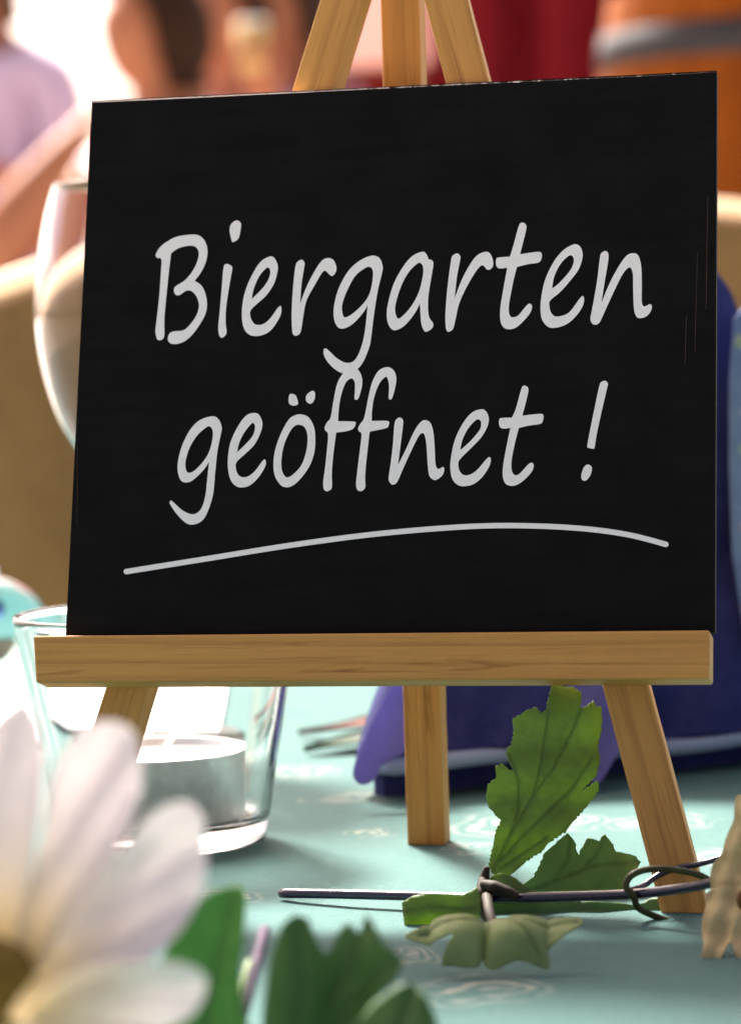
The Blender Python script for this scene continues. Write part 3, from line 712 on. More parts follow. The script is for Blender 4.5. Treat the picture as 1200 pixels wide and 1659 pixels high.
Ez = Z(780, 1280, 2.857, [(10,470),(120,450),(260,470),(400,500),(480,515),(560,522),(640,518),(720,530),(790,500),(840,505),(855,560),(860,632),(815,622),(760,592),(700,584),(600,590),(510,588),(505,625),(455,640),(380,622),(300,630),(200,640),(120,622),(40,625)])
sheet("leaf", Ez, at_d(880, 1478, 0.608), VIEW + Vector((0, 0, 0.45)), M_LEAF_D, sprig, [Z(780, 1280, 2.857, [(40,560),(300,560),(520,550),(840,600)])], 3.0, 0.0003, lambda x, y: 0.0006 * math.sin(x * .06), 7.0, rough_edge=1.2)
Fz = [(786,1432),(796,1418),(812,1412),(832,1420),(850,1436),(872,1448),(860,1458),(832,1462),(804,1456),(788,1448)]
sheet("leaf", Fz, at_d(825, 1445, 0.606), VIEW + Vector((0.2, 0, 0.5)), M_LEAF, sprig, [[(790,1436),(830,1440),(868,1450)]], 2.2, 0.0002, lambda x, y: 0.0008 * math.sin(x * .06), 5.0, rough_edge=1.2, tooth=1.0)
def stem_mat(name, c_lo, c_hi, rough=0.28):
    M_, n, b = mat(name)
    f = noise_n(n, tex(n, 'Object', (300, 300, 300)), 1.0, 4, 0.6)
    n.links.new(ramp(n, [(0.3, c_lo), (0.7, c_hi)], f).outputs[0], b.inputs['Base Color'])
    b.inputs['Roughness'].default_value = rough; b.inputs['Specular IOR Level'].default_value = 0.7 if rough < .4 else 0.2
    bump(n, b, f, 0.15, 0.0002); return M_
M_STEM = stem_mat("dark_wire_stem", (0.010, 0.007, 0.022), (0.024, 0.015, 0.036), 0.26)
M_TEND = stem_mat("olive_tendril", (0.030, 0.032, 0.010), (0.060, 0.060, 0.020), 0.5)
M_NODE = stem_mat("dark_brown_sheath", (0.012, 0.010, 0.005), (0.03, 0.022, 0.010), 0.7)
def px_curve(pts, n=8):
    out = catmull([(p[0], p[1]) for p in pts], n, False); ds = []
    for i in range(len(pts) - 1):
        for k in range(n): ds.append(pts[i][2] + (pts[i + 1][2] - pts[i][2]) * k / n)
    ds.append(pts[-1][2])
    return [at_d(p.x, p.y, d) for p, d in zip(out, ds)]
def z_d(px, py, z): return depth(at_z(px, py, z))
bm = bmesh.new(); tube(bm, px_curve([(456, 1447, z_d(456, 1447, .0011)), (560, 1449, z_d(560, 1449, .0020)), (680, 1452, 0.615), (790, 1455, 0.607), (900, 1453, 0.602), (1020, 1449, 0.597), (1100, 1440, 0.590), (1165, 1428, 0.578)]), 0.00098, 14); bm_obj("stem", bm, M_STEM, sprig, True)
tz = lambda q, d: [(1000 + x / 5.025, 1270 + y / 5.025, d + dd) for x, y, dd in q]
bm = bmesh.new(); tube(bm, px_curve(tz([(770,800,.002),(640,735,.001),(420,695,-.001),(220,700,-.002),(100,755,-.0035),(70,840,-.004),(130,920,-.0045),(160,1000,-.003),(250,1055,-.001),(450,1135,0),(600,1210,.0005),(740,1295,.001)], 0.599)), 0.00068, 10); bm_obj("tendril", bm, M_TEND, sprig, True)
bm = bmesh.new(); tube(bm, px_curve(tz([(90,870,-.0035),(160,850,.001),(230,815,.003),(330,745,.004),(500,680,.004),(650,655,.003),(850,600,.002)], 0.599)), 0.00060, 10); bm_obj("tendril", bm, M_STEM, sprig, True)
bm = bmesh.new(); tube(bm, px_curve([(788, 1405, 0.609), (784, 1425, 0.6085), (782, 1448, 0.606), (786, 1475, 0.604), (792, 1497, 0.601)]), [0.0006, 0.0011, 0.0016, 0.0015, 0.0007], 12); bm_obj("node_sheath", bm, M_NODE, sprig, True)
bm = bmesh.new(); tube(bm, px_curve([(782, 1432, 0.606), (800, 1438, 0.604), (822, 1446, 0.603), (838, 1453, 0.603)]), [0.0008, 0.0014, 0.0012, 0.0009], 12); bm_obj("node_sheath", bm, M_NODE, sprig, True)
bm = bmesh.new(); tube(bm, px_curve([(788, 1452, 0.605), (792, 1476, 0.594), (800, 1500, 0.581), (802, 1506, 0.5795)]), [0.0011, 0.0009, 0.0008], 10); bm_obj("petiole", bm, M_NODE, sprig, True)
# cream blossom at the frame's right edge, end of the same sprig
M_CREAM = simple("cream_petal", (0.62, 0.49, 0.25), 0.85, 260, 0.25, 0.3, spec=0.1, translucent=0.30, tcol=(0.55, 0.46, 0.30), bd=0.0003)
bl = empty("blossom", at_d(1195, 1450, 0.570) - sprig.location, None, None); bl.parent = sprig
def cup(x, y): return 0.0004 * math.sin((x - 1140) * .16 + y * .05) + 0.0003 * math.cos(y * .11)
BLP = (([(1202,1288),(1190,1292),(1187,1325),(1176,1350),(1168,1382),(1152,1402),(1150,1440),(1160,1470),(1205,1470),(1230,1400),(1216,1310)], .574, .2),
       ([(1236,1300),(1260,1290),(1285,1330),(1290,1400),(1262,1460),(1222,1470),(1216,1400),(1226,1340)], .572, .2),
       ([(1150,1440),(1225,1442),(1234,1500),(1226,1545),(1208,1580),(1192,1552),(1182,1528),(1172,1545),(1158,1566),(1143,1576),(1134,1562),(1139,1530),(1135,1500),(1142,1468)], .5630, .55),
       ([(1215,1462),(1260,1470),(1300,1510),(1310,1550),(1285,1560),(1250,1530),(1222,1500)], .5625, .5),
       ([(1230,1440),(1290,1420),(1335,1440),(1340,1470),(1300,1480),(1240,1470)], .568, .2))
for k, (pts, D, tilt) in enumerate(BLP):
    cx_ = sum(p[0] for p in pts) / len(pts); cy_ = sum(p[1] for p in pts) / len(pts)
    sheet("petal", [tuple(p) for p in catmull(pts, 3)], at_d(cx_, cy_, D), VIEW + Vector((0.15 * (k - 3), 0, tilt)), M_CREAM, bl, [[(1205, 1460), (cx_ - 14, cy_ + 10)], [(1205, 1460), (cx_ + 12, cy_ + 14)]], 4, 0.00035, cup, 5.0, 0.0003)
bm = bmesh.new(); bmesh.ops.create_uvsphere(bm, u_segments=20, v_segments=12, radius=0.0015)
cc = at_d(1203, 1458, 0.5655)
for v in bm.verts: v.co = Vector((v.co.x * .8, v.co.y * .7, v.co.z * 1.2)) * (1 + 0.2 * noise.noise(v.co * 900)) + cc
bm_obj("flower_eye", bm, simple("brown_eye", (0.14, 0.07, 0.02), 0.8, 400, 0.4), bl, True)

# ------------------------------------------------------------------ foreground: white flower and leafy twig, out of focus
def petal_mat():
    M_, n, b = mat("white_petal")
    v = tex(n); f = noise_n(n, v, 260, 4, 0.6)
    at = node(n, 'ShaderNodeAttribute', attribute_name='vein')
    base = ramp(n, [(0.3, (0.74, 0.70, 0.70)), (0.7, (0.84, 0.79, 0.78))], f).outputs[0]
    col = mixc(n, at.outputs['Fac'], base, (0.80, 0.66, 0.30)); n.links.new(col, b.inputs['Base Color']); b.inputs['Roughness'].default_value = 0.75; b.inputs['Specular IOR Level'].default_value = 0.2
    bump(n, b, f, 0.2, 0.0005)
    t = node(n, 'ShaderNodeBsdfTranslucent'); n.links.new(col, t.inputs[0]); mx = node(n, 'ShaderNodeMixShader'); mx.inputs[0].default_value = 0.22
    n.links.new(b.outputs[0], mx.inputs[1]); n.links.new(t.outputs[0], mx.inputs[2]); n.links.new(mx.outputs[0], n.nodes['Material Output'].inputs['Surface'])
    return M_
M_PETAL = petal_mat()
flc = at_d(-15, 1585, 0.385)
flower = empty("white_flower", (flc.x, flc.y, 0), "large white daisy-like flower close to the camera at lower left", "flower")
petals = [([(-60,1600),(-85,1420),(-70,1260),(-30,1165),(5,1140),(35,1190),(62,1300),(72,1390),(55,1480),(30,1590)], 0.392, (-.5, 0.0)),
          ([(5,1610),(40,1460),(72,1340),(92,1255),(125,1190),(163,1166),(198,1182),(216,1240),(210,1320),(180,1400),(140,1480),(85,1570),(35,1635)], 0.388, (-.15, 0.1)),
          ([(15,1640),(75,1560),(140,1465),(190,1380),(240,1322),(290,1300),(326,1315),(343,1360),(338,1425),(305,1490),(250,1545),(175,1600),(85,1645),(30,1658)], 0.382, (.25, .2)),
          ([(25,1685),(60,1625),(130,1575),(220,1548),(300,1556),(338,1590),(336,1632),(285,1672),(190,1702),(70,1715)], 0.376, (.3, -.1)),
          ([(-30,1600),(-130,1500),(-240,1400),(-330,1350),(-370,1400),(-330,1480),(-220,1560),(-90,1640)], 0.394, (-.4, .1)),
          ([(-40,1640),(-160,1600),(-300,1590),(-360,1640),(-300,1700),(-160,1720),(-50,1690)], 0.384, (-.3, -.3)),
          ([(-20,1700),(20,1680),(120,1740),(170,1840),(150,1920),(80,1930),(10,1840)], 0.376, (.1, -.6))]
for k, (pts, D, (tx, tz_)) in enumerate(petals):
    cx_ = sum(p[0] for p in pts) / len(pts); cy_ = sum(p[1] for p in pts) / len(pts)
    bx, by = -15, 1600
    axv = Vector((cx_ - bx, cy_ - by)).normalized()
    def cupP(x, y, axv=axv, bx=bx, by=by):
        q = Vector((x - bx, y - by)); s = (q.x * axv.y - q.y * axv.x) / 60; al = q.dot(axv) / 400
        return 0.0022 * s * s - 0.004 * al * al + 0.0006 * math.cos(s * 5) + 0.00025 * math.cos(s * 17 + al)
    vq = [[(bx, by), (bx + axv.x * 20, by + axv.y * 20)]]
    o = sheet("petal", [tuple(p) for p in catmull(pts, 3)], at_d(cx_, cy_, D), VIEW + Vector((tx, 0, tz_)), M_PETAL, flower, vq, 150.0, 0.0, cupP, 8.0, 0.0005)
bm = bmesh.new(); bmesh.ops.create_uvsphere(bm, u_segments=32, v_segments=20, radius=0.0062)
for v in bm.verts: v.co = v.co * (1 + 0.12 * noise.noise(v.co * 900)) + flc + VIEW * 0.001 + Vector((0, 0, -0.001))
bm_obj("flower_eye", bm, simple("olive_brown_eye", (0.12, 0.08, 0.012), 0.9, 500, 0.4, 0.5), flower, True)
M_GSTEM = stem_mat("green_stem", (0.06, 0.11, 0.03), (0.11, 0.18, 0.05), 0.5)
bm = bmesh.new(); tube(bm, [flc - VIEW * 0.004, flc - VIEW * 0.012 + Vector((0, 0, -.008)), Vector((flc.x - .02, flc.y + .012, 0.008)), Vector((flc.x - .05, flc.y + .01, 0.0018)), Vector((flc.x - .09, flc.y - .005, 0.0018))], 0.0016, 12); bm_obj("stem", bm, M_GSTEM, flower, True)

twig = empty("leafy_twig", at_z(520, 1800, 0), "blurred green leafy twig close to the camera at bottom centre", "twig")
M_LF_F = leaf_mat("bright_green_leaf", (0.045, 0.17, 0.030), (0.085, 0.26, 0.045), trans=0.12, tcol=(0.14, 0.50, 0.05))
M_LF_G = leaf_mat("deep_green_leaf", (0.026, 0.080, 0.016), (0.055, 0.125, 0.028), trans=0.07, tcol=(0.15, 0.36, 0.08))
g1 = [tuple(p) for p in catmull([(225,1740),(240,1640),(258,1565),(290,1505),(330,1455),(362,1436),(394,1434),(400,1470),(396,1520),(392,1580),(398,1640),(410,1740)], 3)]
sheet("leaf", g1, at_d(320, 1600, 0.435), VIEW + Vector((.2, 0, .3)), M_LF_F, twig, [[(330,1740),(345,1600),(380,1450)]], 6, 0.0006, lambda x, y: 0.002 * math.sin(x * .03), 11.0, 0.0005)
g2 = [(425,1750),(424,1650),(438,1570),(462,1505),(482,1488),(502,1492),(515,1530),(528,1546),(545,1515),(553,1498),(568,1494),(580,1512),(592,1484),(602,1490),(622,1530),(656,1562),(642,1592),(602,1625),(565,1680),(540,1750)]
sheet("leaf", g2, at_d(530, 1600, 0.445), VIEW + Vector((-.1, 0, .35)), M_LF_G, twig, [[(470,1740),(490,1600),(484,1495)], [(480,1740),(560,1620),(640,1560)], [(478,1740),(540,1600),(592,1500)]], 7, 0.0009, lambda x, y: 0.0022 * math.sin((x - 420) * .035) - 0.001 * ((y - 1600) / 80), 11.0, 0.0005)
g3 = [(540,1760),(575,1660),(605,1620),(645,1598),(672,1602),(692,1632),(706,1665),(722,1720),(720,1760)]
sheet("leaf", g3, at_d(640, 1680, 0.435), VIEW + Vector((.25, 0, .6)), M_LF_G, twig, [[(600,1760),(640,1680),(668,1605)]], 7, 0.0008, lambda x, y: 0.002 * math.sin(x * .03), 11.0, 0.0005)
bm = bmesh.new(); tube(bm, px_curve([(429, 1506, 0.486), (418, 1550, 0.478), (402, 1610, 0.470), (385, 1690, 0.462), (400, 1760, .458)]), 0.00085, 12); bm_obj("stem", bm, stem_mat("dull_purple_stem", (0.035, 0.02, 0.045), (0.08, 0.045, 0.09), 0.75), twig, True)
bm = bmesh.new(); tube(bm, px_curve([(404, 1560, 0.472), (390, 1620, 0.465), (388, 1700, 0.458), (470, 1790, .455), (600, 1800, .452)]), [0.0006] * 12 + [0.0012] * 21, 12); bm_obj("stem", bm, M_GSTEM, twig, True)

# ------------------------------------------------------------------ blue napkin on a square plate behind the easel, and two slender leaves
def napkin_mat(name, lo, hi, trans):
    M_, n, b = mat(name)
    v = tex(n); f = noise_n(n, v, 130, 4, 0.65); f2 = noise_n(n, v, 1400, 3, 0.6)
    c_ = ramp(n, [(0.3, lo), (0.7, hi)], math_n(n, 'ADD', math_n(n, 'MULTIPLY', f, .5), math_n(n, 'MULTIPLY', f2, .5))).outputs[0]; n.links.new(c_, b.inputs['Base Color']); b.inputs['Roughness'].default_value = 0.9; b.inputs['Specular IOR Level'].default_value = 0.1
    cr = noise_n(n, v, 45, 3, 0.5, 1.5)
    bump(n, b, math_n(n, 'ADD', math_n(n, 'MULTIPLY', cr, 3.0), f2), 0.5, 0.0006)
    if trans:
        t = node(n, 'ShaderNodeBsdfTranslucent'); n.links.new(mixc(n, 0.5, c_, (0.34, 0.32, 0.72)), t.inputs[0]); mx = node(n, 'ShaderNodeMixShader'); mx.inputs[0].default_value = trans
        n.links.new(b.outputs[0], mx.inputs[1]); n.links.new(t.outputs[0], mx.inputs[2]); n.links.new(mx.outputs[0], n.nodes['Material Output'].inputs['Surface'])
    return M_
M_NAP = napkin_mat("blue_napkin_shaded", (0.016, 0.019, 0.085), (0.042, 0.048, 0.165), 0)  # shaded copy of the napkin cloth: navy base carries the shade
M_NAPT = napkin_mat("blue_napkin_backlit", (0.12, 0.115, 0.32), (0.22, 0.21, 0.50), 0.46)  # lit copy of the same cloth: paler base stands for backlight
PZ = 0.0075
pa, pb = at_z(612, 1247, PZ), at_z(1210, 1192, PZ)
ux = (pb - pa).normalized(); fn = Vector((ux.y, -ux.x, 0))
nap = empty("folded_napkin", ((pa.x + pb.x) / 2, (pa.y + pb.y) / 2, 0), "large blue folded napkin with pale hem standing on the cloth behind the easel", "napkin")
body_px = [tuple(p) for p in catmull([(606,1212),(628,1140),(660,1076),(740,1036),(860,985),(960,880),(1030,720),(1070,560),(1098,450),(1128,412),(1163,446),(1203,500),(1260,640),(1320,850),(1350,1140),(1350,1178,'c'),(1210,1187),(1000,1206),(830,1212),(700,1222),(612,1240,'c')], 4)]
def folds(x, y):
    return 0.0035 * math.sin((x - 600) * .018 + (y - 400) * .004) + 0.0032 * abs(math.sin((x - 600) * .024 + (y - 400) * .010))
sheet("napkin_body", body_px, pa, (fn + Vector((0, 0, 0.25))), M_NAP, nap, (), 1, 0, folds, 14.0, 0.014)
# navy wall added under the hem to darken it and stop sun leaking through
q0 = pa - fn * 0.006 + ux * 0.004; q1 = pa - fn * 0.006 + ux * ((pb - pa).length * 1.25)
bm = bmesh.new(); uv_ = []
for i in range(25):
    P = q0.lerp(q1, i / 24) + fn * 0.0012 * math.sin(i * .9)
    uv_.append([bm.verts.new((P + o_ * fn).to_tuple()[:2] + (z_,)) for o_, z_ in ((0, -0.0009), (0.001, PZ + .012), (-0.006, PZ + .012), (-0.006, -0.0009))])
for a_, b_ in zip(uv_, uv_[1:]):
    for k in range(4): bm.faces.new((a_[k], a_[(k + 1) % 4], b_[(k + 1) % 4], b_[k]))
bm.faces.new(uv_[0][::-1]); bm.faces.new(uv_[-1]); bm_obj("napkin_sun_block", bm, M_NAP, nap, False)
# pale hem: a thin turned-up strip along the foot of the napkin
M_HEM = simple("pale_blue_hem", (0.24, 0.31, 0.42), 0.8, 60, 0.1)
hem = [pa + ux * q + fn * (0.002 + 0.0015 * math.sin(q * 90)) + Vector((0, 0, 0.0010 * math.sin(q * 60))) for q in [i * (pb - pa).length * 1.25 / 30 - .001 for i in range(31)]]
bm = bmesh.new(); hv = []
for i, P in enumerate(hem):
    e = 0.0016 if 0 < i < 30 else 0.0006
    hv.append([bm.verts.new(P + fn * a_ + Vector((0, 0, b_))) for a_, b_ in ((0.0012, 0), (0.0009, e), (-0.004, e * 1.3), (-0.0055, 0), (-0.004, -e * .8), (0.0008, -e))])
for a_, b_ in zip(hv, hv[1:]):
    for k in range(6): bm.faces.new((a_[k], a_[(k + 1) % 6], b_[(k + 1) % 6], b_[k]))
bm.faces.new(hv[0][::-1]); bm.faces.new(hv[-1]); bm_obj("napkin_hem", bm, M_HEM, nap, True)
def flap(pts, pv, lean, amp):
    # a single draped layer hanging in front of the body, its tip resting near the cloth
    p0 = at_pl(pv[0], pv[1], pa + fn * 0.007, fn + Vector((0, 0, 0.25)))
    return sheet("napkin_flap", [tuple(p) for p in catmull(pts, 3)], p0, fn + Vector((0, 0, lean)), M_NAPT, nap, (), 1, 0, lambda x, y: amp * math.sin(x * .05 + y * .02), 9.0, 0.0003)
flap([(655,1094,'c'),(716,1090,'c'),(706,1120),(690,1165),(668,1200),(650,1224),(622,1236),(608,1262),(588,1269),(574,1258),(575,1236),(592,1196),(612,1150),(634,1112)], (650, 1120), 0.5, 0.0008)
flap([(915,1060,'c'),(1052,1060,'c'),(1050,1120),(1028,1180),(1000,1222),(976,1262),(964,1269),(944,1240),(928,1190),(914,1120)], (980, 1100), 0.8, 0.0008)
# pale printed panel on its right side
M_PRINT_n = mat("floral_print"); n, b = M_PRINT_n[1], M_PRINT_n[2]
v = tex(n, 'Object', (1, 1, 1)); vo = node(n, 'ShaderNodeTexVoronoi'); vo.inputs['Scale'].default_value = 110; n.links.new(v, vo.inputs['Vector'])
spot = ramp(n, [(0.18, (1, 1, 1)), (0.30, (0, 0, 0))], vo.outputs['Distance']).outputs[0]
hue = ramp(n, [(0.3, (0.55, 0.15, 0.35)), (0.6, (0.25, 0.42, 0.12))], noise_n(n, v, 60, 2)).outputs[0]
n.links.new(mixc(n, math_n(n, 'MULTIPLY', spot, 0.7), ramp(n, [(0.3, (0.07, 0.12, 0.27)), (0.7, (0.20, 0.29, 0.38))], noise_n(n, v, 25, 3)).outputs[0], hue), b.inputs['Base Color']); b.inputs['Roughness'].default_value = 0.85
pp = [(x_ + 9, y_) for x_, y_ in [(1235,545),(1285,640),(1330,760),(1320,960),(1270,1090),(1222,1100),(1188,1030),(1172,900),(1168,760),(1168,620),(1174,520),(1188,500),(1206,512)]]
sheet("printed_panel", pp, pa + fn * 0.006, fn + Vector((0, 0, 0.25)), M_PRINT_n[0], nap, (), 1, 0, lambda x, y: 0.004 - 0.004 * ((x - 1250) / 90) ** 2, 14.0, 0.0006)
def slender(px, label, mt, lift):
    a = at_z(*px[0], 0.001)
    o = None
    pts = [at_z(p[0], p[1], 0.001 + lift * i / (len(px) - 1)) for i, p in enumerate(px)]
    N = len(pts); vs_, fs_ = [], []
    for i, P in enumerate(pts):
        t = i / (N - 1); wd = 0.0065 * math.sin(math.pi * min(1, 0.02 + t * 0.62)) + 0.0002
        d_ = (pts[min(i + 1, N - 1)] - pts[max(i - 1, 0)]).normalized(); s_ = Vector((-d_.y, d_.x, 0)).normalized()
        for k, (sx, dz) in enumerate(((-1, .0012), (-.5, .0003), (0, 0), (.5, .0003), (1, .0012))): vs_.append(P + s_ * wd * sx + Vector((0, 0, dz)))
        for k, (sx, dz) in enumerate(((-1, .0012), (-.5, .0003), (0, 0), (.5, .0003), (1, .0012))): vs_.append(P + s_ * wd * sx + Vector((0, 0, dz - .0003)))
    for i in range(N - 1):
        for k in range(4):
            a_ = i * 10 + k; fs_.append((a_, a_ + 1, a_ + 11, a_ + 10)); b_ = a_ + 5; fs_.append((b_, b_ + 10, b_ + 11, b_ + 1))
        for k in (0, 4):
            a_ = i * 10 + k; fs_.append((a_, a_ + 10, a_ + 15, a_ + 5))
    o = mesh("slender_leaf", vs_, fs_, mt, None, True); tag(o, label, "leaf"); return o
slender([(484,1189),(510,1186),(540,1182),(575,1177),(610,1170),(650,1160),(700,1148)], "reddish brown pointed leaf lying on the cloth left of the napkin", simple("red_brown_leaf", (0.10, 0.022, 0.010), 0.8, 200, 0.3), 0.004)
slender([(493,1217),(520,1212),(550,1207),(580,1200),(610,1192),(650,1180)], "dark green pointed leaf lying on the cloth below the reddish leaf", simple("dark_slim_leaf", (0.012, 0.038, 0.014), 0.8, 200, 0.3), 0.002)

# ------------------------------------------------------------------ background: chair back, barrel, fabric, people
M_RATTAN_n = mat("woven_rattan"); n, b = M_RATTAN_n[1], M_RATTAN_n[2]
v = tex(n); f = noise_n(n, v, 14, 5, 0.65); f2 = noise_n(n, tex(n, 'Object', (90, 90, 260)), 1.0, 3)
n.links.new(ramp(n, [(0.25, (0.22, 0.100, 0.022)), (0.55, (0.36, 0.175, 0.045)), (0.8, (0.48, 0.27, 0.085))], math_n(n, 'ADD', math_n(n, 'MULTIPLY', f, .6), math_n(n, 'MULTIPLY', f2, .4))).outputs[0], b.inputs['Base Color'])
b.inputs['Roughness'].default_value = 0.65; bump(n, b, f2, 0.4, 0.003)
M_RATTAN = M_RATTAN_n[0]
CD = 1.50
def zpx(px, py, D): return at_d(px, py, D)
ch = empty("rattan_armchair", at_d(600, 1000, CD + .25) * 1.0, "tan woven armchair with rounded back standing behind the table", "chair")
ch.location.z = -0.74
# curved back shell: row of columns across the width
cols = []
topline = [(-420, 900), (-330, 700), (-200, 570), (-60, 500), (60, 455), (160, 420), (400, 372), (700, 345), (1000, 338), (1180, 340), (1320, 365), (1450, 430), (1540, 560), (1600, 800)]
tl_ = catmull(topline, 4, False)
NC = len(tl_)
vs_, fs_ = [], []
for i, p in enumerate(tl_):
    u = (i / (NC - 1)) * 2 - 1
    Dd = CD + 0.02 * (1 - abs(u) ** 2) - 0.0 + 0.0
    T0 = at_d(p.x, p.y, Dd)
    rr = 0.014
    colr = []
    prof = [(-rr, -0.10 * 1), (-rr, -0.012), (-rr * 0.7, -0.003), (0, 0.0), (rr * 0.7, -0.003), (rr, -0.012), (rr, -0.10)]
    for (dy, dz) in prof:
        P = T0 + Vector((0, dy, dz if dz > -0.05 else 0))
        if dz < -0.05: P.z = min(T0.z - 0.05, -0.30)
        colr.append(P)
    # extra rows down the front so the weave can bulge
    vs_ += colr
K = 7
for i in range(NC - 1):
    for k in range(K - 1):
        a = i * K + k; fs_.append((a, a + 1, a + K + 1, a + K))
    fs_.append((i * K, i * K + K, i * K + 2 * K - 1, i * K + K - 1))
fs_.append(tuple(range(K))); fs_.append(tuple((NC - 1) * K + k for k in range(K))[::-1])
mesh("backrest", vs_, fs_, M_RATTAN, ch, True)
bm = bmesh.new(); tube(bm, [at_d(p.x, p.y - 6, CD + 0.02 * (1 - abs((i / (NC - 1)) * 2 - 1) ** 2)) + Vector((0, 0.004, 0)) for i, p in enumerate(tl_)], [0.0085, 0.0085, 0.0085, 0.0075, 0.005, 0.0032, 0.003, 0.003], 12); bm_obj("sunlit_rim", bm, simple("pale_sunlit_rim", (0.80, 0.70, 0.55), 0.6, 30, .08, translucent=0.5, tcol=(0.95, 0.86, 0.70)), ch, True)  # pale tube added as the sunlit top edge, thinner where that edge is shaded
P0, P1_ = at_d(-300, 900, CD), at_d(1500, 900, CD)
bm = bmesh.new(); box_bm(bm, P0.x + .03, P1_.x - .03, P0.y + .05, P0.y + .50, -0.36, -0.29, 0.02); bm_obj("seat", bm, M_RATTAN, ch)
for x in (P0.x + .05, P1_.x - .05):
    for y in (P0.y + .08, P0.y + .46):
        bm = bmesh.new(); tube(bm, [Vector((x, y, -.74)), Vector((x, y, -.35))], 0.018, 12); bm_obj("leg", bm, M_RATTAN, ch, True)
    bm = bmesh.new(); tube(bm, [Vector((x, y_, z_)) for y_, z_ in ((P0.y + .03, -.10), (P0.y + .2, -.09), (P0.y + .42, -.11), (P0.y + .48, -.3))], 0.022, 12); bm_obj("armrest", bm, M_RATTAN, ch, True)

# barrel
BD = 3.0
bl_, br2 = at_d(962, 200, BD), at_d(1560, 200, BD)
bcx = (bl_ + br2) / 2; BR_ = (br2 - bl_).length / 2
bz1 = at_d(1100, 4, BD).z + 0.006; bz0 = bz1 - 0.46
bar = empty("wooden_barrel", (bcx.x, bcx.y, bz0), "orange brown wooden barrel with grey metal hoops at upper right", "barrel")
M_STAVE = simple("oak_stave", (0.26, 0.064, 0.003), 0.75, 12, 0.3, 0.3, 0.15, bd=0.002)
M_HOOP = simple("grey_iron_hoop", (0.050, 0.047, 0.050), 0.75, 30, 0.25, spec=0.15)
NS = 22
def bprof(t): return BR_ * (0.90 + 0.13 * math.sin(math.pi * t))
tpl = None
for s in range(NS):
    a0, a1 = 2 * math.pi * s / NS + 0.006, 2 * math.pi * (s + 1) / NS - 0.006
    if tpl is None:
        vv_, ff_ = [], []
        for j in range(9):
            t = j / 8; r = bprof(t); z = 0.46 * t
            for (aa, q) in ((a0, r), ((a0 + a1) / 2, r * 1.004), (a1, r), (a1, r - .018), (a0, r - .018)): vv_.append((q * math.cos(aa), q * math.sin(aa), z))
        for j in range(8):
            for k in range(5): ff_.append((j * 5 + k, j * 5 + (k + 1) % 5, j * 5 + 5 + (k + 1) % 5, j * 5 + 5 + k))
        ff_.append((4, 3, 2, 1, 0)); ff_.append((40, 41, 42, 43, 44))
        tpl = bpy.data.meshes.new("stave"); tpl.from_pydata(vv_, [], ff_); tpl.materials.append(M_STAVE)
    o = bpy.data.objects.new("stave", tpl); COL.objects.link(o); o.parent = bar; o.rotation_euler = (0, 0, 2 * math.pi * s / NS)
for t in (0.115, 0.34, 0.885):
    bm = bmesh.new()
    h = 0.016
    lathe(bm, [(bprof(t - .035) + .001, 0.46 * t - h), (bprof(t - .035) + .004, 0.46 * t - h), (bprof(t + .035) + .004, 0.46 * t + h), (bprof(t + .035) + .001, 0.46 * t + h)], (bcx.x, bcx.y, bz0), 64, True)
    bm_obj("hoop", bm, M_HOOP, bar, True)
for z in (0.02, 0.44):
    bm = bmesh.new(); lathe(bm, [(0, z - .008), (bprof(z / .46) - .019, z - .008), (bprof(z / .46) - .019, z + .008), (0, z + .008)], (bcx.x, bcx.y, bz0), 44); bm_obj("head", bm, M_STAVE, bar)
M_DKWOOD = simple("brown_stand_wood", (0.24, 0.12, 0.05), 0.6, 10, 0.25, 0.2)
st = empty("barrel_stand", (bcx.x, bcx.y, -0.74), "brown wooden stand carrying the barrel behind the chair", "stand")
bm = bmesh.new(); box_bm(bm, bcx.x - .3, bcx.x + .3, bcx.y - .22, bcx.y + .22, bz0 - .045, bz0 - .001, .004); bm_obj("stand_top", bm, M_DKWOOD, st)
for x in (-.25, .25):
    for y in (-.17, .17):
        bm = bmesh.new(); box_bm(bm, bcx.x + x - .03, bcx.x + x + .03, bcx.y + y - .03, bcx.y + y + .03, -.74, bz0 - .045, .004); bm_obj("leg", bm, M_DKWOOD, st)

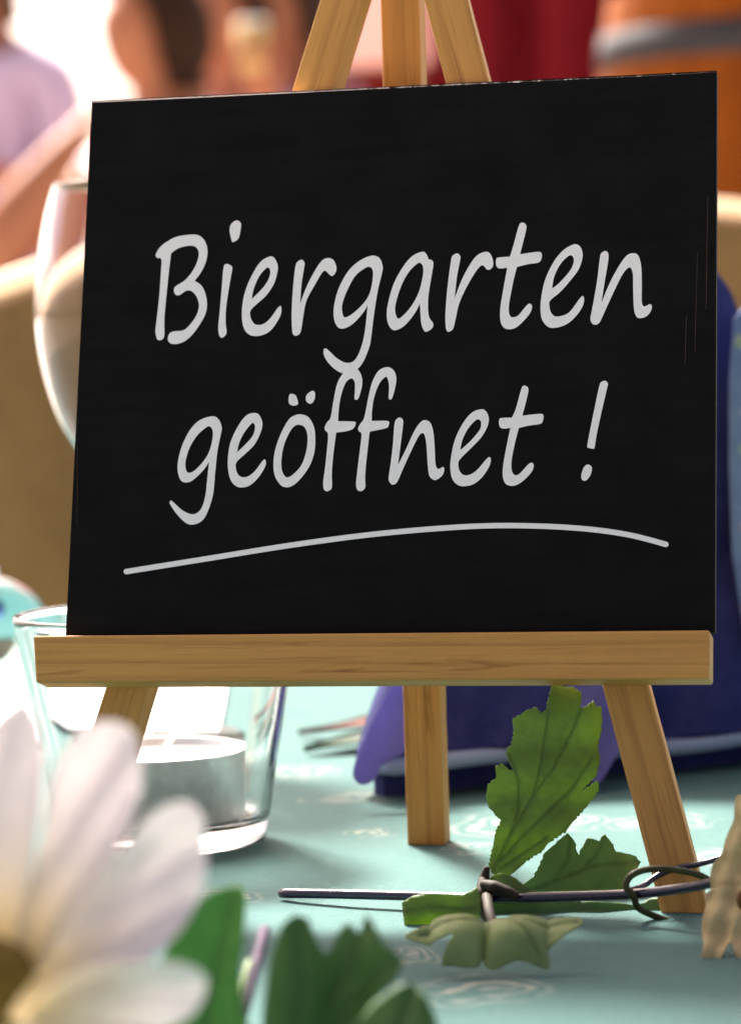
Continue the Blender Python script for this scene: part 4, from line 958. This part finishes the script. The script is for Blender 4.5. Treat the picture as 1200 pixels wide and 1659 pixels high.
# red curtain, pale pink cloth, red windbreak
def curtain(name, x0, x1, D, ztop, zbot, mt, label, cat, pitch, amp, taper=0.0):
    A_, B_ = at_d(x0, 0, D), at_d(x1, 0, D)
    A_.z = B_.z = 0; along = (B_ - A_); Ln = along.length; along.normalize(); perp = Vector((-along.y, along.x, 0))
    nU = max(40, int(Ln / 0.006)); nV = 14; v1 = []
    for j in range(nV + 1):
        z = zbot + (ztop - zbot) * j / nV
        for i in range(nU + 1):
            u = Ln * i / nU
            off = amp * math.sin(u / pitch * 2 * math.pi + 0.6 * math.sin(u * 9)) * (0.8 + 0.35 * math.sin(j * .7 + u * 6)) + amp * .5 * noise.noise(Vector((u * 9, z * 2, D)))
            v1.append(A_ + along * u + perp * off + Vector((0, 0, z)))
    nf = len(v1); v2 = [p + perp * 0.002 for p in v1]; F_ = []
    for j in range(nV):
        for i in range(nU):
            a = j * (nU + 1) + i; F_.append((a, a + 1, a + nU + 2, a + nU + 1)); F_.append((a + nf, a + nf + nU + 1, a + nf + nU + 2, a + nf + 1))
    root = empty(name, Vector((A_ + along * Ln / 2)) + Vector((0, 0, zbot)), label, cat)
    mesh("cloth_panel", v1 + v2, F_, mt, root, True)
    bm = bmesh.new(); tube(bm, [A_ - along * .05 + Vector((0, 0, ztop + .005)), B_ + along * .05 + Vector((0, 0, ztop + .005))], .012, 10); bm_obj("rail", bm, M_DKWOOD, root, True)
    for q in (A_ - along * .04, B_ + along * .04):
        bm = bmesh.new(); tube(bm, [Vector((q.x, q.y, -.74)), Vector((q.x, q.y, ztop))], .014, 10); bm_obj("pole", bm, M_DKWOOD, root, True)
    return root
M_RED = simple("red_cloth", (0.20, 0.010, 0.016), 0.9, 6, 0.25, spec=0.1, translucent=0.04, tcol=(0.5, 0.02, 0.03))
M_PINK = simple("pale_pink_cloth", (0.80, 0.60, 0.55), 0.85, 4, 0.06, translucent=0.3, tcol=(0.88, 0.70, 0.64))
curtain("red_curtain", 694, 1090, 7.6, 1.8, -0.72, M_RED, "deep red hanging curtain with folds behind the easel top", "curtain", 0.17, 0.05)
curtain("pink_curtain", 532, 706, 8.2, 1.9, -0.6, M_PINK, "pale pink hanging cloth seen between the easel legs", "curtain", 0.12, 0.006)
curtain("red_windbreak", 380, 704, 7.9, at_d(560, 118, 7.9).z, -0.7, M_RED, "low red cloth windbreak in front of the pale pink cloth", "windbreak", 0.16, 0.008)

# ---- people (seated on benches, far out of focus)
def skin_body(name, joints, edges, mt, parent, root_i=0, levels=1):
    me = bpy.data.meshes.new(name + "_cage"); me.from_pydata([Vector(j[0]) for j in joints], edges, [])
    o = bpy.data.objects.new(name + "_cage", me); COL.objects.link(o)
    o.modifiers.new("skin", 'SKIN'); s = o.modifiers.new("sub", 'SUBSURF'); s.levels = levels; s.render_levels = levels
    sv = me.skin_vertices[0].data if me.skin_vertices else None
    if sv is None:
        bmm = bmesh.new(); bmm.from_mesh(me); bmm.verts.layers.skin.verify(); bmm.to_mesh(me); bmm.free(); sv = me.skin_vertices[0].data
    for i, j in enumerate(joints):
        rr = j[1]; sv[i].radius = rr if isinstance(rr, tuple) else (rr, rr); sv[i].use_root = (i == root_i)
    dg = bpy.context.evaluated_depsgraph_get(); dg.update()
    ev = o.evaluated_get(dg); nm = bpy.data.meshes.new_from_object(ev)
    bpy.data.objects.remove(o); bpy.data.meshes.remove(me)
    return nm
M_SKIN = simple("skin", (0.40, 0.150, 0.070), 0.55, 30, 0.12, spec=0.35)
M_EYE = simple("eye", (0.03, 0.02, 0.015), 0.3, 10, 0.1)
def cloth_m(nm, c_): return simple(nm, c_, 0.9, 25, 0.12, translucent=0.1)
def person(label, chin_px, D, yaw, hair_col, hair_len, top_col, trouser_col, arm_l, arm_r, seat_drop=0.62, sleeve=True):
    """chin_px: pixel of the chin; yaw: direction the face looks, degrees from -Y (towards camera) turning to -X (picture left)"""
    chin = at_d(chin_px[0], chin_px[1], D)
    fwd = Vector((-math.sin(R(yaw)), -math.cos(R(yaw)), 0)); left = Vector((-fwd.y, fwd.x, 0)); up = Vector((0, 0, 1))
    H0 = chin - fwd * 0.075                                   # throat
    def L(f_, l_, u_): return H0 + fwd * f_ + left * l_ + up * u_
    zs = chin.z - seat_drop
    root = empty("person", (H0.x, H0.y, -0.74), label, "person")
    hip = Vector((H0.x, H0.y, zs + 0.10)) - fwd * 0.02
    J = []; E = []
    def add(p, r, par=None):
        J.append((p, r)); 
        if par is not None: E.append((par, len(J) - 1))
        return len(J) - 1
    a = add(hip, (0.165, 0.12)); b1 = add(hip + up * .17, (0.15, 0.105), a); b2 = add(L(-.01, 0, -.22), (0.165, 0.115), b1); b3 = add(L(-.02, 0, -.085), (0.13, 0.085), b2)
    nk = add(L(-.02, 0, .01), 0.056, b3); hd0 = add(L(.005, 0, .085), (0.072, 0.082), nk); hd1 = add(L(.0, 0, .165), (0.080, 0.098), hd0); hd2 = add(L(-.005, 0, .235), (0.062, 0.075), hd1)
    for sgn, arm in ((1, arm_l), (-1, arm_r)):
        sh = add(L(-.02, sgn * .185, -.115), 0.056, b3)
        el_v, wr_v = arm
        if isinstance(el_v, Vector): elp, wp_ = el_v, wr_v
        else:
            elp = J[sh][0] + fwd * el_v[0] + left * el_v[1] + up * el_v[2]; wp_ = elp + fwd * wr_v[0] + left * wr_v[1] + up * wr_v[2]
        bare = not sleeve and sgn < 0
        el = add(elp, 0.058 if bare else 0.041, sh); mid = add(elp.lerp(wp_, .35), 0.060 if bare else 0.040, el)
        wr_i = add(wp_, 0.042 if bare else 0.027, mid); dv = (wp_ - J[el][0]).normalized()
        sd_ = dv.cross(up); sd_ = sd_.normalized() if sd_.length > .1 else fwd
        pm = add(wp_ + dv * .055, (0.036, 0.018), wr_i)
        for q, ln in ((-1.5, .065), (-.5, .078), (.5, .082), (1.5, .072)):
            k1 = add(wp_ + dv * .098 + sd_ * q * .019, .0088, pm); k2 = add(J[k1][0] + dv * ln * .55 + up * -.010, .008, k1); add(J[k2][0] + dv * ln * .4 + up * -.022, .0068, k2)
        th = add(wp_ + dv * .035 + sd_ * -.040, .010, wr_i); add(J[th][0] + dv * .045 + sd_ * -.012, .008, th)
    for sgn in (1, -1):
        th = add(hip + left * sgn * .095 + fwd * .03 - up * .02, .088, a); kn = add(hip + left * sgn * .12 + fwd * .44 - up * .01, .060, th)
        an = add(Vector((J[kn][0].x, J[kn][0].y, -.66)) - fwd * .03, .038, kn); add(J[an][0] + fwd * .06 - up * .045, .035, an); add(J[an][0] + fwd * .17 - up * .055, .026, an)
    me = skin_body("person", J, E, M_SKIN, root, 0, 2)
    hc = L(.012, 0, .125)
    def sst(a_, b_, x): x = max(0, min(1, (x - a_) / (b_ - a_))); return x * x * (3 - 2 * x)
    for v in me.vertices:                                      # mould the skull, jaw and face
        q = v.co - hc; fx, lx, ux_ = q.dot(fwd), q.dot(left), q.dot(up)
        if ux_ > -.16 and abs(lx) < .13 and abs(fx) < .16:
            d_ = q.normalized(); df, dl, du = d_.dot(fwd), d_.dot(left), d_.dot(up)
            low = max(0, -du)
            rf = .100 if df > 0 else .104; rl = .077 * (1 - .22 * low); ru = .122 if du > 0 else .118
            r_ = 1 / math.sqrt((df / rf) ** 2 + (dl / rl) ** 2 + (du / ru) ** 2)
            lim = -.105 if df > 0.25 else -.055
            wgt = sst(lim - .035, lim + .03, ux_)
            P = hc + d_ * r_ - fwd * (.012 * low if df > 0 else 0)
            v.co = v.co.lerp(P, wgt)
            q = v.co - hc; fx, lx, ux_ = q.dot(fwd), q.dot(left), q.dot(up)
            if fx > 0.02:
                v.co += fwd * (0.026 * math.exp(-(lx / .015) ** 2 - ((ux_ + .022) / .024) ** 2) + 0.012 * math.exp(-(lx / .028) ** 2 - ((ux_ + .095) / .022) ** 2) + .006 * math.exp(-((ux_ - .035) / .014) ** 2)
                          - .010 * math.exp(-((abs(lx) - .033) / .016) ** 2 - ((ux_ - .012) / .012) ** 2) + .007 * math.exp(-(lx / .024) ** 2 - ((ux_ + .060) / .010) ** 2))
    off = root_loc(root)
    me.update()
    base = bmesh.new(); base.from_mesh(me)
    for v in me.vertices: v.co -= off
    for p in me.polygons: p.use_smooth = True
    me.materials.append(M_SKIN); me.name = "body"
    bo = bpy.data.objects.new("body", me); COL.objects.link(bo); bo.parent = root
    def shell(name, planes, offs, mt, biggest=True):
        """a garment: the body's surface cut cleanly by planes (point, outward normal) and lifted off the skin"""
        b_ = base.copy()
        for pt, nr in planes:
            bmesh.ops.bisect_plane(b_, geom=b_.verts[:] + b_.edges[:] + b_.faces[:], dist=1e-6, plane_co=pt, plane_no=nr, clear_outer=True)
        if not b_.faces: b_.free(); return None
        if biggest:                                            # keep the largest connected piece only
            left_ = set(b_.faces); best_ = []
            while left_:
                st_ = [left_.pop()]; comp = list(st_)
                while st_:
                    for e in st_.pop().edges:
                        for f2 in e.link_faces:
                            if f2 in left_: left_.remove(f2); st_.append(f2); comp.append(f2)
                if len(comp) > len(best_): best_ = comp
            bs_ = set(best_); bmesh.ops.delete(b_, geom=[f_ for f_ in b_.faces if f_ not in bs_], context='FACES')
        b_.normal_update()
        vv = [v.co + v.normal * offs for v in b_.verts] + [v.co + v.normal * offs * .25 for v in b_.verts]
        b_.verts.index_update(); nV = len(b_.verts)
        ff = [tuple(v.index for v in f_.verts) for f_ in b_.faces]; cnt = {}
        for f_ in ff:
            for k in range(len(f_)): cnt[(f_[k], f_[(k + 1) % len(f_)])] = 1
        rim = [(q_, a_, a_ + nV, q_ + nV) for (a_, q_) in cnt if (q_, a_) not in cnt]
        b_.free()
        return mesh(name, vv, ff + [tuple(i + nV for i in f_[::-1]) for f_ in ff] + rim, mt, root, True)
    neck_pl = (H0 - up * .045, up + fwd * .35)
    top_pl = [neck_pl, (hip + up * .0, -up)]
    if sleeve: top_pl += [(H0 + fwd * .15, fwd), (H0 + left * .34, left), (H0 - left * .34, -left)]
    else: top_pl += [(H0 + left * .165, left), (H0 - left * .165, -left), (H0 + fwd * .15, fwd)]
    shell("top_garment", top_pl, .012, cloth_m("top_cloth", top_col))
    shell("trousers", [(hip + up * .02, up), (Vector((0, 0, -.62)), -up), (hip + left * .24, left), (hip - left * .24, -left)], .010, cloth_m("trouser_cloth", trouser_col))
    for sg in (1, -1): shell("shoe", [(Vector((0, 0, -.655)), up), (hip, left * -sg)], .006, simple("shoe_leather", (.05, .035, .03), .5, 20, .2))
    cut = hc + up * .052 + fwd * .03
    hs = shell("hair", [(hc - up * (.085 + hair_len), -up), (cut + fwd * .006, (fwd - up * .30).normalized())], .034, simple("hair", hair_col, .75, 60, .4, .4, spec=.08, bd=.004))
    for sgn in (1, -1):
        bm = bmesh.new(); bmesh.ops.create_uvsphere(bm, u_segments=12, v_segments=8, radius=.0075)
        for v in bm.verts: v.co += hc + fwd * .085 + left * sgn * .033 + up * .013
        bm_obj("eye", bm, M_EYE, root, True)
        bm = bmesh.new(); bmesh.ops.create_uvsphere(bm, u_segments=12, v_segments=8, radius=.03)
        for v in bm.verts: v.co = hc + fwd * (v.co.x * .6 - .005) + left * (sgn * .086 + v.co.y * .3) + up * (v.co.z - .005)
        bm_obj("ear", bm, M_SKIN, root, True)
    return root, H0, fwd, left, zs
down = ((.03, .05, -.27), (.22, -.02, .05))
# front person: face turned to the left of the picture, chin resting on the raised bare forearm
p1 = person("person with dark hair and bare arm, chin on hand, above the sign's upper left corner", (197, 160), 6.2, 50, (.035, .016, .009), .03, (.80, .64, .66), (.10, .11, .16),
            ((.05, .06, -.26), (.22, -.03, .02)), (at_d(-30, 425, 5.86), at_d(110, 238, 5.94)), sleeve=False)
p2 = person("person in a lilac shirt at the far left edge, head out of frame", (-70, 46), 6.7, 14, (.12, .07, .04), .03, (.62, .50, .66), (.08, .09, .12), down, down)
p3 = person("person in a mauve top, brown hair, between the bare-armed person and the easel", (340, 126), 7.1, 15, (.06, .03, .02), .05, (.62, .34, .42), (.10, .08, .09), (at_d(446, 275, 6.82), at_d(424, 160, 6.68)), down)
p4 = person("person with brown hair partly behind the easel's left upper leg", (428, 104), 7.3, 35, (.05, .028, .02), .04, (.30, .12, .16), (.10, .08, .09), down, down)
for (pp_, nm) in ((p1, "front"), (p2, "left"), (p3, "mid"), (p4, "back")):
    root, H0, fwd, left, zs = pp_
    bt = empty("stool", (H0.x - fwd.x * .02, H0.y - fwd.y * .02, -.74), {"front": "wooden stool under the person with the bare arm", "left": "wooden stool under the person in lilac", "mid": "wooden stool under the person in mauve", "back": "wooden stool under the person by the easel leg"}[nm], "stool", "stools in the beer garden")
    cx_, cy_ = bt.location.x, bt.location.y
    bm = bmesh.new(); lathe(bm, [(0, zs - .03), (.17, zs - .03), (.175, zs - .02), (.175, zs - .004), (.17, zs), (0, zs)], (cx_, cy_, 0), 32); bm_obj("seat", bm, M_DKWOOD, bt)
    for k in range(4):
        a = math.pi / 4 + k * math.pi / 2
        bm = bmesh.new(); tube(bm, [Vector((cx_ + .17 * math.cos(a), cy_ + .17 * math.sin(a), -.74)), Vector((cx_ + .12 * math.cos(a), cy_ + .12 * math.sin(a), zs - .03))], .017, 10); bm_obj("leg", bm, M_DKWOOD, bt, True)
# glass of pale drink held up in front of the mauve person
gp = at_d(410, 118, 6.62)
dr = empty("drink_glass", gp, "glass of pale yellow drink in front of the person in mauve", "drink")
bm = bmesh.new(); lathe(bm, [(0, 0), (.026, 0), (.032, .012), (.036, .10), (.034, .10), (.030, .013), (0, .006)], gp, 32); bm_obj("glass_body", bm, simple("pale_beer", (.80, .56, .22), .25, 20, .1, translucent=.35, tcol=(.95, .75, .40)), dr, True)
bm = bmesh.new(); lathe(bm, [(0, .088), (.0325, .088), (.0338, .104), (.028, .112), (0, .114)], gp, 32); bm_obj("foam", bm, simple("beer_foam", (.85, .80, .70), .9, 60, .05, .2), dr, True)
